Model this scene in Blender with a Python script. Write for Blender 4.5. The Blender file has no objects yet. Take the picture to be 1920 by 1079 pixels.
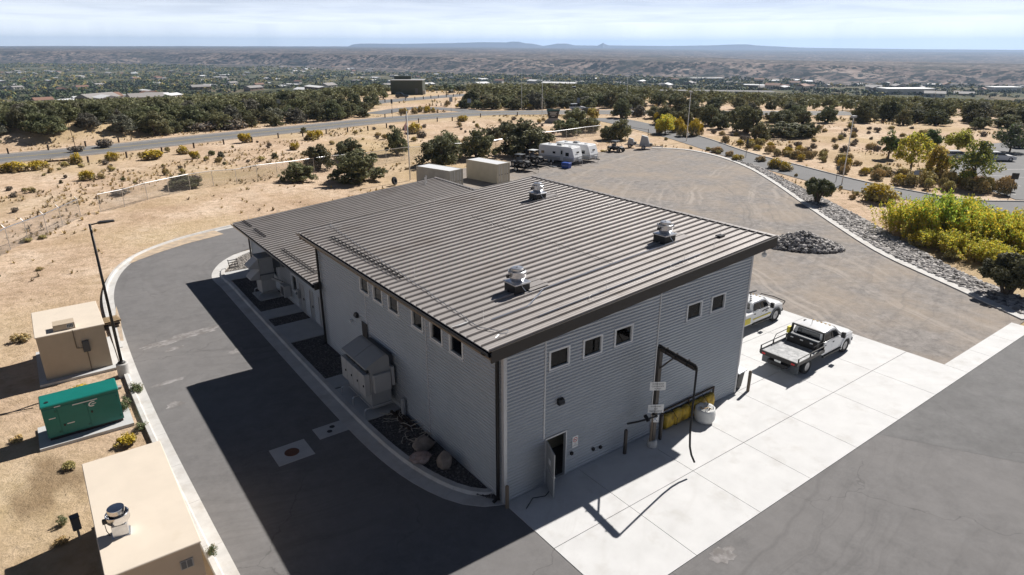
import bpy, math, random
import numpy as np
from mathutils import Vector, Matrix
random.seed(7); rng = np.random.default_rng(7)
sc = bpy.context.scene; col = sc.collection
PI = math.pi
# ---------------------------------------------------------------- camera
FPX, PIT, YAW, ROL = 1224.41, math.radians(20.405), math.radians(53.49), 0.0015
CAM = np.array([-12.86, -17.82, 17.5])
_fw = np.array([math.cos(YAW), math.sin(YAW), 0]); _r = np.array([math.sin(YAW), -math.cos(YAW), 0]); _u = np.array([0, 0, 1.])
CF = _fw*math.cos(PIT)-_u*math.sin(PIT); _U = _fw*math.sin(PIT)+_u*math.cos(PIT)
CR = _r*math.cos(ROL)+_U*math.sin(ROL); CU = _U*math.cos(ROL)-_r*math.sin(ROL)
cd = bpy.data.cameras.new('camera'); cam = bpy.data.objects.new('camera', cd); col.objects.link(cam)
cam.matrix_world = Matrix(((CR[0], CU[0], -CF[0], CAM[0]), (CR[1], CU[1], -CF[1], CAM[1]), (CR[2], CU[2], -CF[2], CAM[2]), (0, 0, 0, 1)))
cd.sensor_width = 36; cd.lens = FPX/1920*36; cd.clip_start = 0.1; cd.clip_end = 60000
sc.camera = cam
# ---------------------------------------------------------------- light
SUNOFF = np.array([-1.045, -0.223])            # shadow offset per metre of height
SEL = math.atan(1/np.hypot(*SUNOFF)); SAZ = math.atan2(-SUNOFF[0], -SUNOFF[1])
w = bpy.data.worlds.new('World'); sc.world = w; w.use_nodes = True
nt = w.node_tree; nt.nodes.clear()
sky = nt.nodes.new('ShaderNodeTexSky'); sky.sky_type = 'NISHITA'; sky.sun_disc = False
sky.sun_elevation = SEL; sky.sun_rotation = SAZ; sky.altitude = 1700; sky.air_density = 0.3; sky.dust_density = 0.15; sky.ozone_density = 2.5
L = nt.links.new
def wn(kind, **kw):
    n = nt.nodes.new(kind)
    for k_, v_ in kw.items(): setattr(n, k_, v_)
    return n
def wm(op, a_, b_=None):
    n = wn('ShaderNodeMath', operation=op)
    for i_, v_ in ((0, a_), (1, b_)):
        if v_ is None: continue
        if isinstance(v_, (int, float)): n.inputs[i_].default_value = v_
        else: L(v_, n.inputs[i_])
    return n.outputs[0]
tcw = wn('ShaderNodeTexCoord'); sxw = wn('ShaderNodeSeparateXYZ'); L(tcw.outputs['Generated'], sxw.inputs[0])
zc_ = wm('MAXIMUM', sxw.outputs['Z'], .025); inv = wm('DIVIDE', 1.0, wm('ADD', zc_, .03))
cxy = wn('ShaderNodeCombineXYZ'); L(wm('MULTIPLY', sxw.outputs['X'], inv), cxy.inputs[0]); L(wm('MULTIPLY', sxw.outputs['Y'], inv), cxy.inputs[1])
nzw = wn('ShaderNodeTexNoise'); nzw.inputs['Scale'].default_value = .55; nzw.inputs['Detail'].default_value = 8; nzw.inputs['Roughness'].default_value = .6; nzw.inputs['Distortion'].default_value = .5; L(cxy.outputs[0], nzw.inputs['Vector'])
nmap = wn('ShaderNodeMapRange'); nmap.inputs['From Min'].default_value = .35; nmap.inputs['From Max'].default_value = .75; nmap.inputs['To Min'].default_value = .001; nmap.inputs['To Max'].default_value = .022; L(nzw.outputs['Fac'], nmap.inputs['Value'])
veil = wm('SUBTRACT', 1.0, wm('POWER', 2.718, wm('MULTIPLY', wm('DIVIDE', nmap.outputs[0], zc_), -1.0)))
mxw = wn('ShaderNodeMix', data_type='RGBA'); mxw.inputs['B'].default_value = (20.2, 21.2, 22.6, 1)
bgw = wn('ShaderNodeBackground'); bgw.inputs['Strength'].default_value = 0.05; ow = wn('ShaderNodeOutputWorld')
hzf = wm('MULTIPLY', wm('POWER', 2.718, wm('MULTIPLY', zc_, -14.0)), .92); cov = wm('SUBTRACT', 1.0, wm('MULTIPLY', wm('SUBTRACT', 1.0, veil), wm('SUBTRACT', 1.0, hzf))); L(cov, mxw.inputs['Factor']); L(sky.outputs['Color'], mxw.inputs['A']); L(mxw.outputs['Result'], bgw.inputs['Color']); L(bgw.outputs[0], ow.inputs['Surface'])
sd = bpy.data.lights.new('sun', 'SUN'); sd.energy = 5.0; sd.angle = math.radians(.5); sd.color = (1, .96, .91)
sun = bpy.data.objects.new('sun', sd); col.objects.link(sun)
sdir = Vector((SUNOFF[0], SUNOFF[1], -1)).normalized(); sun.rotation_euler = sdir.to_track_quat('-Z', 'Y').to_euler(); sun.location = (60, 10, 60)
sc.view_settings.view_transform = 'Standard'; sc.view_settings.look = 'None'; sc.view_settings.gamma = 1; sc.view_settings.exposure = 0.4
sc.cycles.max_bounces = 6; sc.cycles.diffuse_bounces = 2; sc.cycles.transparent_max_bounces = 16; sc.cycles.volume_bounces = 1

# ---------------------------------------------------------------- pixel (1920 wide) -> point on the plane z
def gp(px, py, z=0.0):
    d = CF*FPX+CR*(px-960)+CU*(540-py); p = CAM+d*((z-CAM[2])/d[2]); return Vector((p[0], p[1], z))
def pix(x, y, z):
    v = np.stack([np.asarray(x, float)-CAM[0], np.asarray(y, float)-CAM[1], np.asarray(z, float)-CAM[2]], -1)
    dz = v@CF; return 960+FPX*(v@CR)/dz, 540-FPX*(v@CU)/dz, dz
# ---------------------------------------------------------------- mesh helper
class MB:
    def __init__(s): s.v = []; s.f = []; s.m = []; s.mi = 0
    def add(s, vs, fs):
        b = len(s.v); s.v += [tuple(v) for v in vs]
        for f in fs: s.f.append(tuple(i+b for i in f)); s.m.append(s.mi)
        return s
    def box(s, x0, x1, y0, y1, z0, z1, ch=0):
        if ch <= 0:
            return s.add([(x0,y0,z0),(x1,y0,z0),(x1,y1,z0),(x0,y1,z0),(x0,y0,z1),(x1,y0,z1),(x1,y1,z1),(x0,y1,z1)],
                  [(0,3,2,1),(4,5,6,7),(0,1,5,4),(1,2,6,5),(2,3,7,6),(3,0,4,7)])
        c = ch
        def ring(i, z): return [(x0+i,y0+c,z),(x0+c,y0+i,z),(x1-c,y0+i,z),(x1-i,y0+c,z),(x1-i,y1-c,z),(x1-c,y1-i,z),(x0+c,y1-i,z),(x0+i,y1-c,z)]
        def ring2(z): return [(x0+c,y0+c,z)]*2+[(x1-c,y0+c,z)]*2+[(x1-c,y1-c,z)]*2+[(x0+c,y1-c,z)]*2
        R = [ring(0, z0), ring(0, z1-c), [(min(max(x,x0+c),x1-c),min(max(y,y0+c),y1-c),z1) for x,y,_ in ring(0,0)]]
        return s.loft(R, True, True)
    def loft(s, rings, cap0=False, cap1=False, closed=True):
        n = len(rings[0]); vs = [p for r in rings for p in r]; fs = []
        for k in range(len(rings)-1):
            for i in range(n if closed else n-1):
                j = (i+1) % n; fs.append((k*n+i, k*n+j, (k+1)*n+j, (k+1)*n+i))
        if cap0: fs.append(tuple(range(n-1, -1, -1)))
        if cap1: fs.append(tuple((len(rings)-1)*n+i for i in range(n)))
        return s.add(vs, fs)
    def cyl(s, p0, p1, r0, r1=None, n=8, caps=True):
        r1 = r0 if r1 is None else r1; p0 = Vector(p0); p1 = Vector(p1); d = (p1-p0)
        if d.length < 1e-6: return s
        d.normalize(); a = d.orthogonal().normalized(); b = d.cross(a)
        rg = lambda p, r: [p+a*(r*math.cos(2*PI*i/n))+b*(r*math.sin(2*PI*i/n)) for i in range(n)]
        return s.loft([rg(p0, r0), rg(p1, r1)], caps, caps)
    def tube(s, pts, r, n=6):
        for a, b in zip(pts[:-1], pts[1:]): s.cyl(a, b, r, r, n)
        return s
    def lathe(s, prof, c=(0,0,0), n=20):
        rings = [[(c[0]+r*math.cos(2*PI*i/n), c[1]+r*math.sin(2*PI*i/n), c[2]+z) for i in range(n)] for r, z in prof]
        return s.loft(rings, True, True)
    def prism(s, pts, z0, z1, bottom=True):
        n = len(pts); vs = [(p[0], p[1], z0) for p in pts]+[(p[0], p[1], z1) for p in pts]
        fs = [tuple(range(n, 2*n))]+([tuple(range(n-1, -1, -1))] if bottom else [])
        fs += [(i, (i+1) % n, n+(i+1) % n, n+i) for i in range(n)]
        return s.add(vs, fs)
    def xprism(s, prof, x0, x1):      # profile in (y,z) extruded along x
        return s.loft([[(x0, y, z) for y, z in prof], [(x1, y, z) for y, z in prof]], True, True)
    def yprism(s, prof, y0, y1):      # profile in (x,z) extruded along y
        return s.loft([[(x, y0, z) for x, z in prof], [(x, y1, z) for x, z in prof]], True, True)
    def bar(s, p0, p1, w, h):         # rectangular bar between two points (w sideways, h up)
        p0 = Vector(p0); p1 = Vector(p1); d = (p1-p0).normalized(); up = Vector((0,0,1)) if abs(d.z) < .95 else Vector((1,0,0))
        a = d.cross(up).normalized()*(w/2); b = a.cross(d).normalized()*(h/2)
        q = lambda p: [p-a-b, p+a-b, p+a+b, p-a+b]
        return s.loft([q(p0), q(p1)], True, True)
    def mesh(s, name, mats, smooth=False):
        me = bpy.data.meshes.new(name); me.from_pydata(s.v, [], s.f)
        for m in (mats if isinstance(mats, (list, tuple)) else [mats]): me.materials.append(m)
        if max(s.m, default=0) > 0: me.polygons.foreach_set('material_index', s.m)
        me.update()
        import bmesh
        bm = bmesh.new(); bm.from_mesh(me); bmesh.ops.recalc_face_normals(bm, faces=bm.faces); bm.to_mesh(me); bm.free()
        if smooth: me.shade_smooth() if smooth is True else me.set_sharp_from_angle(angle=smooth)
        return me
    def build(s, name, mats, parent=None, smooth=False):
        return link(name, s.mesh(name, mats, smooth), parent)
def link(name, me, parent=None):
    o = bpy.data.objects.new(name, me); col.objects.link(o)
    if parent: o.parent = parent
    return o
def tag(o, label=None, cat=None, group=None, kind=None):
    if label: o['label'] = label
    if cat: o['category'] = cat
    if group: o['group'] = group
    if kind: o['kind'] = kind
    return o
def thing(name, label, cat, loc=(0,0,0), rz=0, group=None):
    o = bpy.data.objects.new(name, None); col.objects.link(o); o.location = loc; o.rotation_euler = (0, 0, rz); o.empty_display_size = .3
    return tag(o, label, cat, group)
def struct(name, mb, mat, label=None, smooth=False):
    o = mb.build(name, mat, None, smooth) if isinstance(mb, MB) else link(name, mb)
    return tag(o, label, None, None, 'structure')
def npmesh(name, V, Fq, mats, mi=None, smooth=False):       # numpy verts (N,3), faces (M,k)
    me = bpy.data.meshes.new(name); V = np.ascontiguousarray(V, np.float32); Fq = np.ascontiguousarray(Fq, np.int32); k = Fq.shape[1]
    me.vertices.add(len(V)); me.vertices.foreach_set('co', V.ravel())
    me.loops.add(Fq.size); me.loops.foreach_set('vertex_index', Fq.ravel())
    me.polygons.add(len(Fq)); me.polygons.foreach_set('loop_start', np.arange(0, Fq.size, k, dtype=np.int32))
    try: me.polygons.foreach_set('loop_total', np.full(len(Fq), k, np.int32))
    except Exception: pass
    for m in (mats if isinstance(mats, (list, tuple)) else [mats]): me.materials.append(m)
    if mi is not None: me.polygons.foreach_set('material_index', np.ascontiguousarray(mi, np.int32))
    me.update(calc_edges=True)
    if smooth: me.shade_smooth()
    return me
# ---------------------------------------------------------------- materials
M = {}
def mat(name, base, rough=.6, metal=0, var=0, vscale=3.0, bump=0, bscale=30, dark=None, dscale=.6, dthr=.62, damt=.5, island=0, spec=.5, coord='pos', trans=0, vdet=5, vro=.6, objrand=0):
    m = bpy.data.materials.new(name); m.use_nodes = True; t = m.node_tree; N = t.nodes; b = N['Principled BSDF']
    b.inputs['Roughness'].default_value = rough; b.inputs['Metallic'].default_value = metal; b.inputs['Specular IOR Level'].default_value = spec
    b.inputs['Base Color'].default_value = (*base, 1)
    K = t.links.new
    if coord == 'pos': co = N.new('ShaderNodeNewGeometry').outputs['Position']
    else: co = N.new('ShaderNodeTexCoord').outputs['Object']
    cur = None
    def noise(scale, det=5, ro=.6):
        n = N.new('ShaderNodeTexNoise'); n.inputs['Scale'].default_value = scale; n.inputs['Detail'].default_value = det; n.inputs['Roughness'].default_value = ro
        K(co, n.inputs['Vector']); return n.outputs['Fac']
    def scaled(src, lo, hi, f0=.3, f1=.7):
        r = N.new('ShaderNodeMapRange'); r.inputs['From Min'].default_value = f0; r.inputs['From Max'].default_value = f1; r.inputs['To Min'].default_value = lo; r.inputs['To Max'].default_value = hi
        K(src, r.inputs['Value']); return r.outputs['Result']
    def mulc(c, f):
        h = N.new('ShaderNodeHueSaturation'); K(f, h.inputs['Value'])
        if c is None: h.inputs['Color'].default_value = (*base, 1)
        else: K(c, h.inputs['Color'])
        return h.outputs['Color']
    if var: cur = mulc(cur, scaled(noise(vscale, vdet, vro), 1-var, 1+var))
    if island:
        g = N.new('ShaderNodeNewGeometry'); cur = mulc(cur, scaled(g.outputs['Random Per Island'], 1-island, 1+island, 0, 1))
    if objrand:
        oi = N.new('ShaderNodeObjectInfo'); cur = mulc(cur, scaled(oi.outputs['Random'], 1-objrand, 1+objrand, 0, 1)); hs = cur.node; mh = N.new('ShaderNodeMath'); mh.operation = 'MULTIPLY'; mh.inputs[1].default_value = 7.31; K(oi.outputs['Random'], mh.inputs[0]); fr_ = N.new('ShaderNodeMath'); fr_.operation = 'FRACT'; K(mh.outputs[0], fr_.inputs[0]); K(scaled(fr_.outputs[0], .465, .515, 0, 1), hs.inputs['Hue'])
    if dark is not None:
        mx = N.new('ShaderNodeMix'); mx.data_type = 'RGBA'; K(scaled(noise(dscale, 7, .65), 0, damt, dthr-.12, dthr+.08), mx.inputs['Factor'])
        if cur is None: mx.inputs['A'].default_value = (*base, 1)
        else: K(cur, mx.inputs['A'])
        mx.inputs['B'].default_value = (*dark, 1); cur = mx.outputs['Result']
    if cur is not None: K(cur, b.inputs['Base Color'])
    if bump:
        bn = N.new('ShaderNodeBump'); bn.inputs['Strength'].default_value = bump; bn.inputs['Distance'].default_value = .05; K(noise(bscale, 8, .7), bn.inputs['Height']); K(bn.outputs['Normal'], b.inputs['Normal'])
    if trans:
        tr = N.new('ShaderNodeBsdfTranslucent'); ms = N.new('ShaderNodeMixShader'); ms.inputs[0].default_value = trans
        if cur is not None: K(cur, tr.inputs['Color'])
        else: tr.inputs['Color'].default_value = (*base, 1)
        K(b.outputs[0], ms.inputs[1]); K(tr.outputs[0], ms.inputs[2]); K(ms.outputs[0], N['Material Output'].inputs['Surface'])
    M[name] = m; return m
mat('asphalt', (.158,.152,.15), .9, var=.3, vscale=1.0, vdet=10, vro=.85, bump=.25, bscale=60, dark=(.195,.186,.182), dscale=.16, dthr=.55, damt=.6)
mat('asphalt_old', (.15,.147,.146), .9, var=.3, vscale=.8, vdet=10, vro=.85, bump=.2, bscale=40, dark=(.09,.088,.088), dscale=.12, damt=.5)
mat('road_asphalt', (.17,.168,.168), .9, var=.1, vscale=.2, dark=(.12,.12,.12), dscale=.08)
mat('concrete', (.6,.597,.59), .8, var=.06, vscale=.9, bump=.1, bscale=50, dark=(.43,.41,.38), dscale=.75, dthr=.66, damt=.55, coord='pos')
mat('kerb_concrete', (.56,.545,.52), .85, var=.1, vscale=1.5, bump=.15, bscale=40, dark=(.38,.34,.29), dscale=.9, dthr=.6, damt=.5)
mat('slab_concrete', (.5,.5,.49), .85, var=.08, vscale=1.2, bump=.1, bscale=40)
mat('gravel', (.228,.208,.193), .95, var=.55, vscale=1.15, vdet=9, vro=.82, bump=.5, bscale=6, dark=(.33,.265,.2), dscale=.16, dthr=.54, damt=.6)
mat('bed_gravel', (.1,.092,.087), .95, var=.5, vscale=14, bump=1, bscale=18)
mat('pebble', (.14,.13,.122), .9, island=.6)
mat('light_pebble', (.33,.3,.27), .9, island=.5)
mat('rock', (.33,.31,.295), .9, island=.75, bump=.5, bscale=9)
mat('boulder_brown', (.27,.225,.19), .9, var=.25, vscale=4, bump=.6, bscale=9, coord='obj')
mat('boulder_red', (.27,.2,.18), .9, var=.3, vscale=5, bump=.8, bscale=8, dark=(.45,.4,.4), dscale=3, dthr=.55, coord='obj')
mat('wall_metal', (.36,.382,.402), .45, metal=.25, var=.05, vscale=.7)
mat('trim_metal', (.5,.505,.51), .45, metal=.2)
mat('roof_metal', (.41,.382,.362), .45, metal=.35, var=.07, vscale=.8, dark=(.22,.17,.13), dscale=.35, dthr=.66, damt=.35)
mat('fascia', (.03,.024,.02), .45, metal=.1)
mat('gutter', (.02,.022,.028), .25, metal=.3)
mat('soffit', (.2,.15,.1), .7)
mat('frame_white', (.62,.63,.63), .5)
mat('galvanised', (.62,.63,.65), .3, metal=.85, var=.12, vscale=6)
mat('steel_shiny', (.7,.7,.71), .16, metal=1, var=.06, vscale=8)
mat('curb_black', (.018,.017,.017), .6)
mat('black', (.012,.012,.013), .5)
mat('black_metal', (.02,.018,.017), .4, metal=.3)
mat('bronze_post', (.06,.05,.042), .5, metal=.2)
mat('post_tan', (.16,.125,.09), .75)
mat('rubber', (.016,.016,.017), .85)
mat('rim', (.35,.35,.36), .35, metal=.7)
mat('white_paint', (.78,.78,.78), .22, spec=.6)
mat('white_trailer', (.74,.745,.75), .4)
mat('stripe_blue', (.22,.27,.36), .5)
mat('yellow', (.72,.6,.05), .5)
mat('yellow_bag', (.52,.34,.03), .6, var=.3, vscale=5, dark=(.1,.06,.01), dscale=2.2, dthr=.58, damt=.8, bump=.4, bscale=6)
mat('bag_white', (.6,.6,.58), .8, var=.1, vscale=5, bump=.6, bscale=7, coord='obj')
mat('deck_grey', (.22,.225,.23), .6, metal=.1, var=.25, vscale=4, dark=(.5,.5,.5), dscale=2, dthr=.55, coord='obj')
mat('dark_glass', (.012,.015,.018), .06, spec=.8)
mat('unit_grey', (.31,.315,.315), .5, var=.05, vscale=2)
mat('unit_light', (.4,.4,.395), .5)
mat('shed_tan', (.47,.385,.285), .85, var=.04, vscale=2, bump=.25, bscale=60)
mat('shed_roof', (.66,.575,.47), .85, var=.04, vscale=1.2, bump=.12, bscale=50, dark=(.5,.4,.26), dscale=1.3, dthr=.72, damt=.4)
mat('panel_grey', (.09,.1,.11), .5)
mat('panel_dark', (.045,.05,.06), .4)
mat('gen_green', (.002,.16,.13), .42, var=.06, vscale=3)
mat('gen_line', (.0,.1,.08), .5)
mat('wood', (.42,.3,.17), .85, var=.2, vscale=6)
mat('dark_wood', (.06,.04,.028), .85, var=.3, vscale=6)
mat('bleached', (.45,.41,.35), .8, var=.15, vscale=5)
mat('rust', (.14,.055,.025), .8, var=.3, vscale=4)
mat('container_beige', (.56,.5,.38), .6, var=.06, vscale=1)
mat('container_grey', (.44,.41,.34), .6, var=.1, vscale=1)
mat('blue_plastic', (.01,.06,.33), .45)
mat('tank_green', (.06,.07,.05), .6, var=.1, vscale=.5)
mat('sign_brown', (.03,.03,.028), .6); mat('sign_teal', (.02,.08,.085), .6)
mat('sign_white', (.72,.72,.7), .5); mat('sign_red', (.55,.02,.02), .5); mat('sign_ink', (.02,.02,.03), .6)
mat('road_yellow', (.45,.33,.06), .8); mat('road_white', (.55,.55,.54), .8, var=.2, vscale=2)
mat('stain_white', (.3,.285,.28), .9, var=.35, vscale=2.5, dark=(.15,.138,.13), dscale=1.6, dthr=.5, damt=.9)
mat('flag_red', (.45,.03,.04), .7); mat('flag_white', (.7,.7,.7), .7); mat('flag_blue', (.02,.03,.14), .7)
mat('bark', (.13,.1,.075), .9, var=.3, vscale=6, bump=.5, bscale=20, coord='obj')
mat('juniper', (.165,.172,.08), .75, island=.5, trans=.25, objrand=.32)
mat('juniper_grey', (.2,.195,.14), .75, island=.4, trans=.2, objrand=.25)
mat('tree_olive', (.3,.28,.06), .65, island=.45, trans=.45)
mat('tree_green', (.12,.17,.055), .65, island=.4, trans=.35)
mat('leaf_yellow', (.72,.55,.06), .6, island=.3, trans=.55)
mat('leaf_lime', (.46,.47,.07), .6, island=.35, trans=.55)
mat('leaf_green', (.3,.44,.06), .6, island=.35, trans=.55)
mat('leaf_orange', (.58,.43,.14), .6, island=.35, trans=.55)
mat('chamisa_flower', (.52,.38,.025), .7, island=.3, trans=.15)
mat('chamisa_dull', (.48,.39,.14), .75, island=.35, trans=.12, objrand=.25)
mat('chamisa_stem', (.27,.23,.12), .8, island=.4, trans=.1)
mat('sage', (.42,.34,.21), .85, island=.45, trans=.1)
mat('sage_dark', (.27,.21,.14), .85, island=.4)
mat('dry_grass', (.52,.4,.2), .85, island=.35, trans=.15)
mat('weed_green', (.13,.17,.07), .75, island=.4, trans=.2)
mat('brush_grey', (.17,.15,.13), .85, island=.35)
mat('valley_dark', (.055,.066,.04), .85, island=.4)
mat('valley_green', (.1,.135,.055), .85, island=.35)
mat('valley_gold', (.34,.28,.07), .85, island=.35)
mat('house_pale', (.62,.58,.53), .8, island=.25); mat('house_tan', (.3,.22,.16), .8); mat('house_roof', (.3,.28,.27), .8); mat('house_roof_white', (.72,.72,.72), .6); mat('house_roof_red', (.25,.14,.1), .8)
mat('mesa_far', (.12,.12,.15), .95)
mat('interior', (.62,.55,.38), .9); mat('interior_floor', (.12,.12,.12), .8)
def glass_mat(name, tint=(.55,.6,.6)):
    m = bpy.data.materials.new(name); m.use_nodes = True; t = m.node_tree; N = t.nodes; N.remove(N['Principled BSDF'])
    tr = N.new('ShaderNodeBsdfTransparent'); tr.inputs[0].default_value = (*tint, 1); gl = N.new('ShaderNodeBsdfGlossy'); gl.inputs['Roughness'].default_value = .03
    fr = N.new('ShaderNodeFresnel'); fr.inputs[0].default_value = 1.6; mx = N.new('ShaderNodeMixShader')
    t.links.new(fr.outputs[0], mx.inputs[0]); t.links.new(tr.outputs[0], mx.inputs[1]); t.links.new(gl.outputs[0], mx.inputs[2]); t.links.new(mx.outputs[0], N['Material Output'].inputs[0])
    M[name] = m
glass_mat('glass')
def mesh_wire_mat(name):
    m = bpy.data.materials.new(name); m.use_nodes = True; t = m.node_tree; N = t.nodes; b = N['Principled BSDF']; b.inputs['Base Color'].default_value = (.3,.3,.3,1); b.inputs['Metallic'].default_value = .6
    co = N.new('ShaderNodeTexCoord'); K = t.links.new; outs = []
    for ang in (PI/4, -PI/4):
        mp = N.new('ShaderNodeMapping'); mp.inputs['Rotation'].default_value = (0, ang, 0); K(co.outputs['Object'], mp.inputs['Vector'])
        wv = N.new('ShaderNodeTexWave'); wv.inputs['Scale'].default_value = 5; K(mp.outputs[0], wv.inputs['Vector'])
        gt = N.new('ShaderNodeMath'); gt.operation = 'GREATER_THAN'; gt.inputs[1].default_value = .965; K(wv.outputs['Fac'], gt.inputs[0]); outs.append(gt.outputs[0])
    mxm = N.new('ShaderNodeMath'); mxm.operation = 'MAXIMUM'; K(outs[0], mxm.inputs[0]); K(outs[1], mxm.inputs[1]); K(mxm.outputs[0], b.inputs['Alpha'])
    M[name] = m
mesh_wire_mat('chain_link')
# ================================================================ TERRAIN
def _h(ix, iy, s):
    n = (ix.astype(np.int64)*374761393+iy.astype(np.int64)*668265263+s*1442695041) & 0xffffffff
    n = ((n ^ (n >> 13))*1274126177) & 0xffffffff; return ((n ^ (n >> 16)) & 0xffff)/65535.0
def vnoise(x, y, s=0):
    ix = np.floor(x); iy = np.floor(y); fx = x-ix; fy = y-iy; fx = fx*fx*(3-2*fx); fy = fy*fy*(3-2*fy)
    a = _h(ix, iy, s); b = _h(ix+1, iy, s); c = _h(ix, iy+1, s); d = _h(ix+1, iy+1, s)
    return (a*(1-fx)+b*fx)*(1-fy)+(c*(1-fx)+d*fx)*fy
def fbm(x, y, o=4, s=0):
    t = 0; a = .5
    for k in range(o): t = t+a*vnoise(x*2**k, y*2**k, s+k); a *= .5
    return t
def segdist(x, y, pts, closed=False):
    d = np.full(np.shape(x), 1e9); P = list(pts)+([pts[0]] if closed else [])
    for a, b in zip(P[:-1], P[1:]):
        ax, ay = a[0], a[1]; dx, dy = b[0]-ax, b[1]-ay; l = dx*dx+dy*dy+1e-9
        t = np.clip(((x-ax)*dx+(y-ay)*dy)/l, 0, 1); d = np.minimum(d, np.hypot(x-ax-t*dx, y-ay-t*dy))
    return d
def inside(x, y, pts):
    c = np.zeros(np.shape(x), bool); n = len(pts); j = n-1
    for i in range(n):
        xi, yi = pts[i][0], pts[i][1]; xj, yj = pts[j][0], pts[j][1]
        cr = ((yi > y) != (yj > y)) & (x < (xj-xi)*(y-yi)/((yj-yi) if abs(yj-yi) > 1e-9 else 1e-9)+xi); c ^= cr; j = i
    return c
def sm(x, a, b): t = np.clip((x-a)/(b-a), 0, 1); return t*t*(3-2*t)
def catmull(P, n=6):
    P = [Vector(p[:2]).to_3d() for p in P]; out = []; N_ = len(P); T = [0]
    for i in range(1, N_): T.append(T[-1]+max((P[i]-P[i-1]).length, 1e-6))
    tg = [(P[min(i+1, N_-1)]-P[max(i-1, 0)])/(T[min(i+1, N_-1)]-T[max(i-1, 0)]) for i in range(N_)]
    for i in range(N_-1):
        h = T[i+1]-T[i]
        for k in range(n):
            t = k/n; t2 = t*t; t3 = t2*t; out.append(P[i]*(2*t3-3*t2+1)+tg[i]*(h*(t3-2*t2+t))+P[i+1]*(-2*t3+3*t2)+tg[i+1]*(h*(t3-t2)))
    out.append(P[-1]); return out
GP = lambda lst, z=0: [gp(x, y, z) for x, y in lst]
road_n = GP([(0,305),(200,286),(400,265),(600,245),(720,233),(900,219),(1020,217)]); road_f = GP([(0,291),(200,273),(400,251),(600,231),(720,219),(870,209),(1020,206)])
_mid = [(a+b)/2 for a, b in zip(road_n, road_f)]
ROAD = [_mid[0]-(_mid[1]-_mid[0]).normalized()*120, _mid[0]-(_mid[1]-_mid[0]).normalized()*50]+_mid+[gp(1150,211), gp(1350,212), gp(1600,213)]
ROAD = catmull(ROAD, 8); ROADW = 4.6
brn = GP([(1090,222),(1140,231),(1250,259),(1350,291),(1440,319),(1560,351),(1680,372),(1800,388),(1920,408),(2150,440)])
brf = GP([(1165,222),(1215,232),(1320,259),(1400,286),(1500,312),(1620,342),(1740,365),(1815,377),(1905,379),(2150,385)])
BRN = catmull(brn, 6); BRF = catmull(brf, 6)
LOT = GP([(1850,271),(1920,264),(2100,262),(2300,330),(2150,385),(1905,375),(1800,338),(1780,322),(1795,300)])
GK = GP([(1925,600),(1797,541),(1665,481),(1590,436),(1520,389),(1450,341),(1400,313),(1340,292),(1280,281),(1210,278)])
GKC = catmull(GK, 8)
YARD = [Vector((27.8,-6.0,0)), Vector((27.8, 19.5, 0)), Vector((16,19.6,0)), Vector((18.4,37.5,0)), Vector((20,46,0)), Vector((24,57,0))]+GP([(860,318),(960,302),(1080,290)])+[p.copy() for p in GKC[::-1]]
OKR = catmull([Vector((-9.75,-70,0)), Vector((-9.8,0,0))]+GP([(390,967),(330,852),(290,771),(255,691),(230,621),(213,561),(222,521),(250,491),(300,466),(380,441),(470,421)])+[Vector((22,53.5,0))], 8)
def resample(P, step):
    out = [P[0].copy()]; acc = 0
    for a, b in zip(P[:-1], P[1:]):
        l = (b-a).length; t = step-acc
        while t <= l: out.append(a+(b-a)*(t/l)); t += step
        acc = l-(t-step)
    return out
UPR = catmull(GP([(640,206),(700,193),(780,186),(900,177),(1050,172),(1250,170),(1450,172)]), 6)
UPL = catmull(GP([(700,214),(780,203),(860,207),(900,212)]), 6)
PADBOX = [(-11.2,-80),(70,-80),(70,-6),(41,-6),(28,4),(28,56),(-6,54),(-11.2,40)]
MOUND = [(gp(120,264), 1.9, 18), (gp(215,258), 1.2, 12), (gp(20,268), 1.6, 16)]
def azs(x, y):
    a = np.arctan2((x-CAM[0])*CR[0]+(y-CAM[1])*CR[1], (x-CAM[0])*_fw[0]+(y-CAM[1])*_fw[1]); return np.clip((np.tan(np.clip(a, -1.3, 1.3))*1310+960)/1920, -.6, 1.6)
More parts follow.
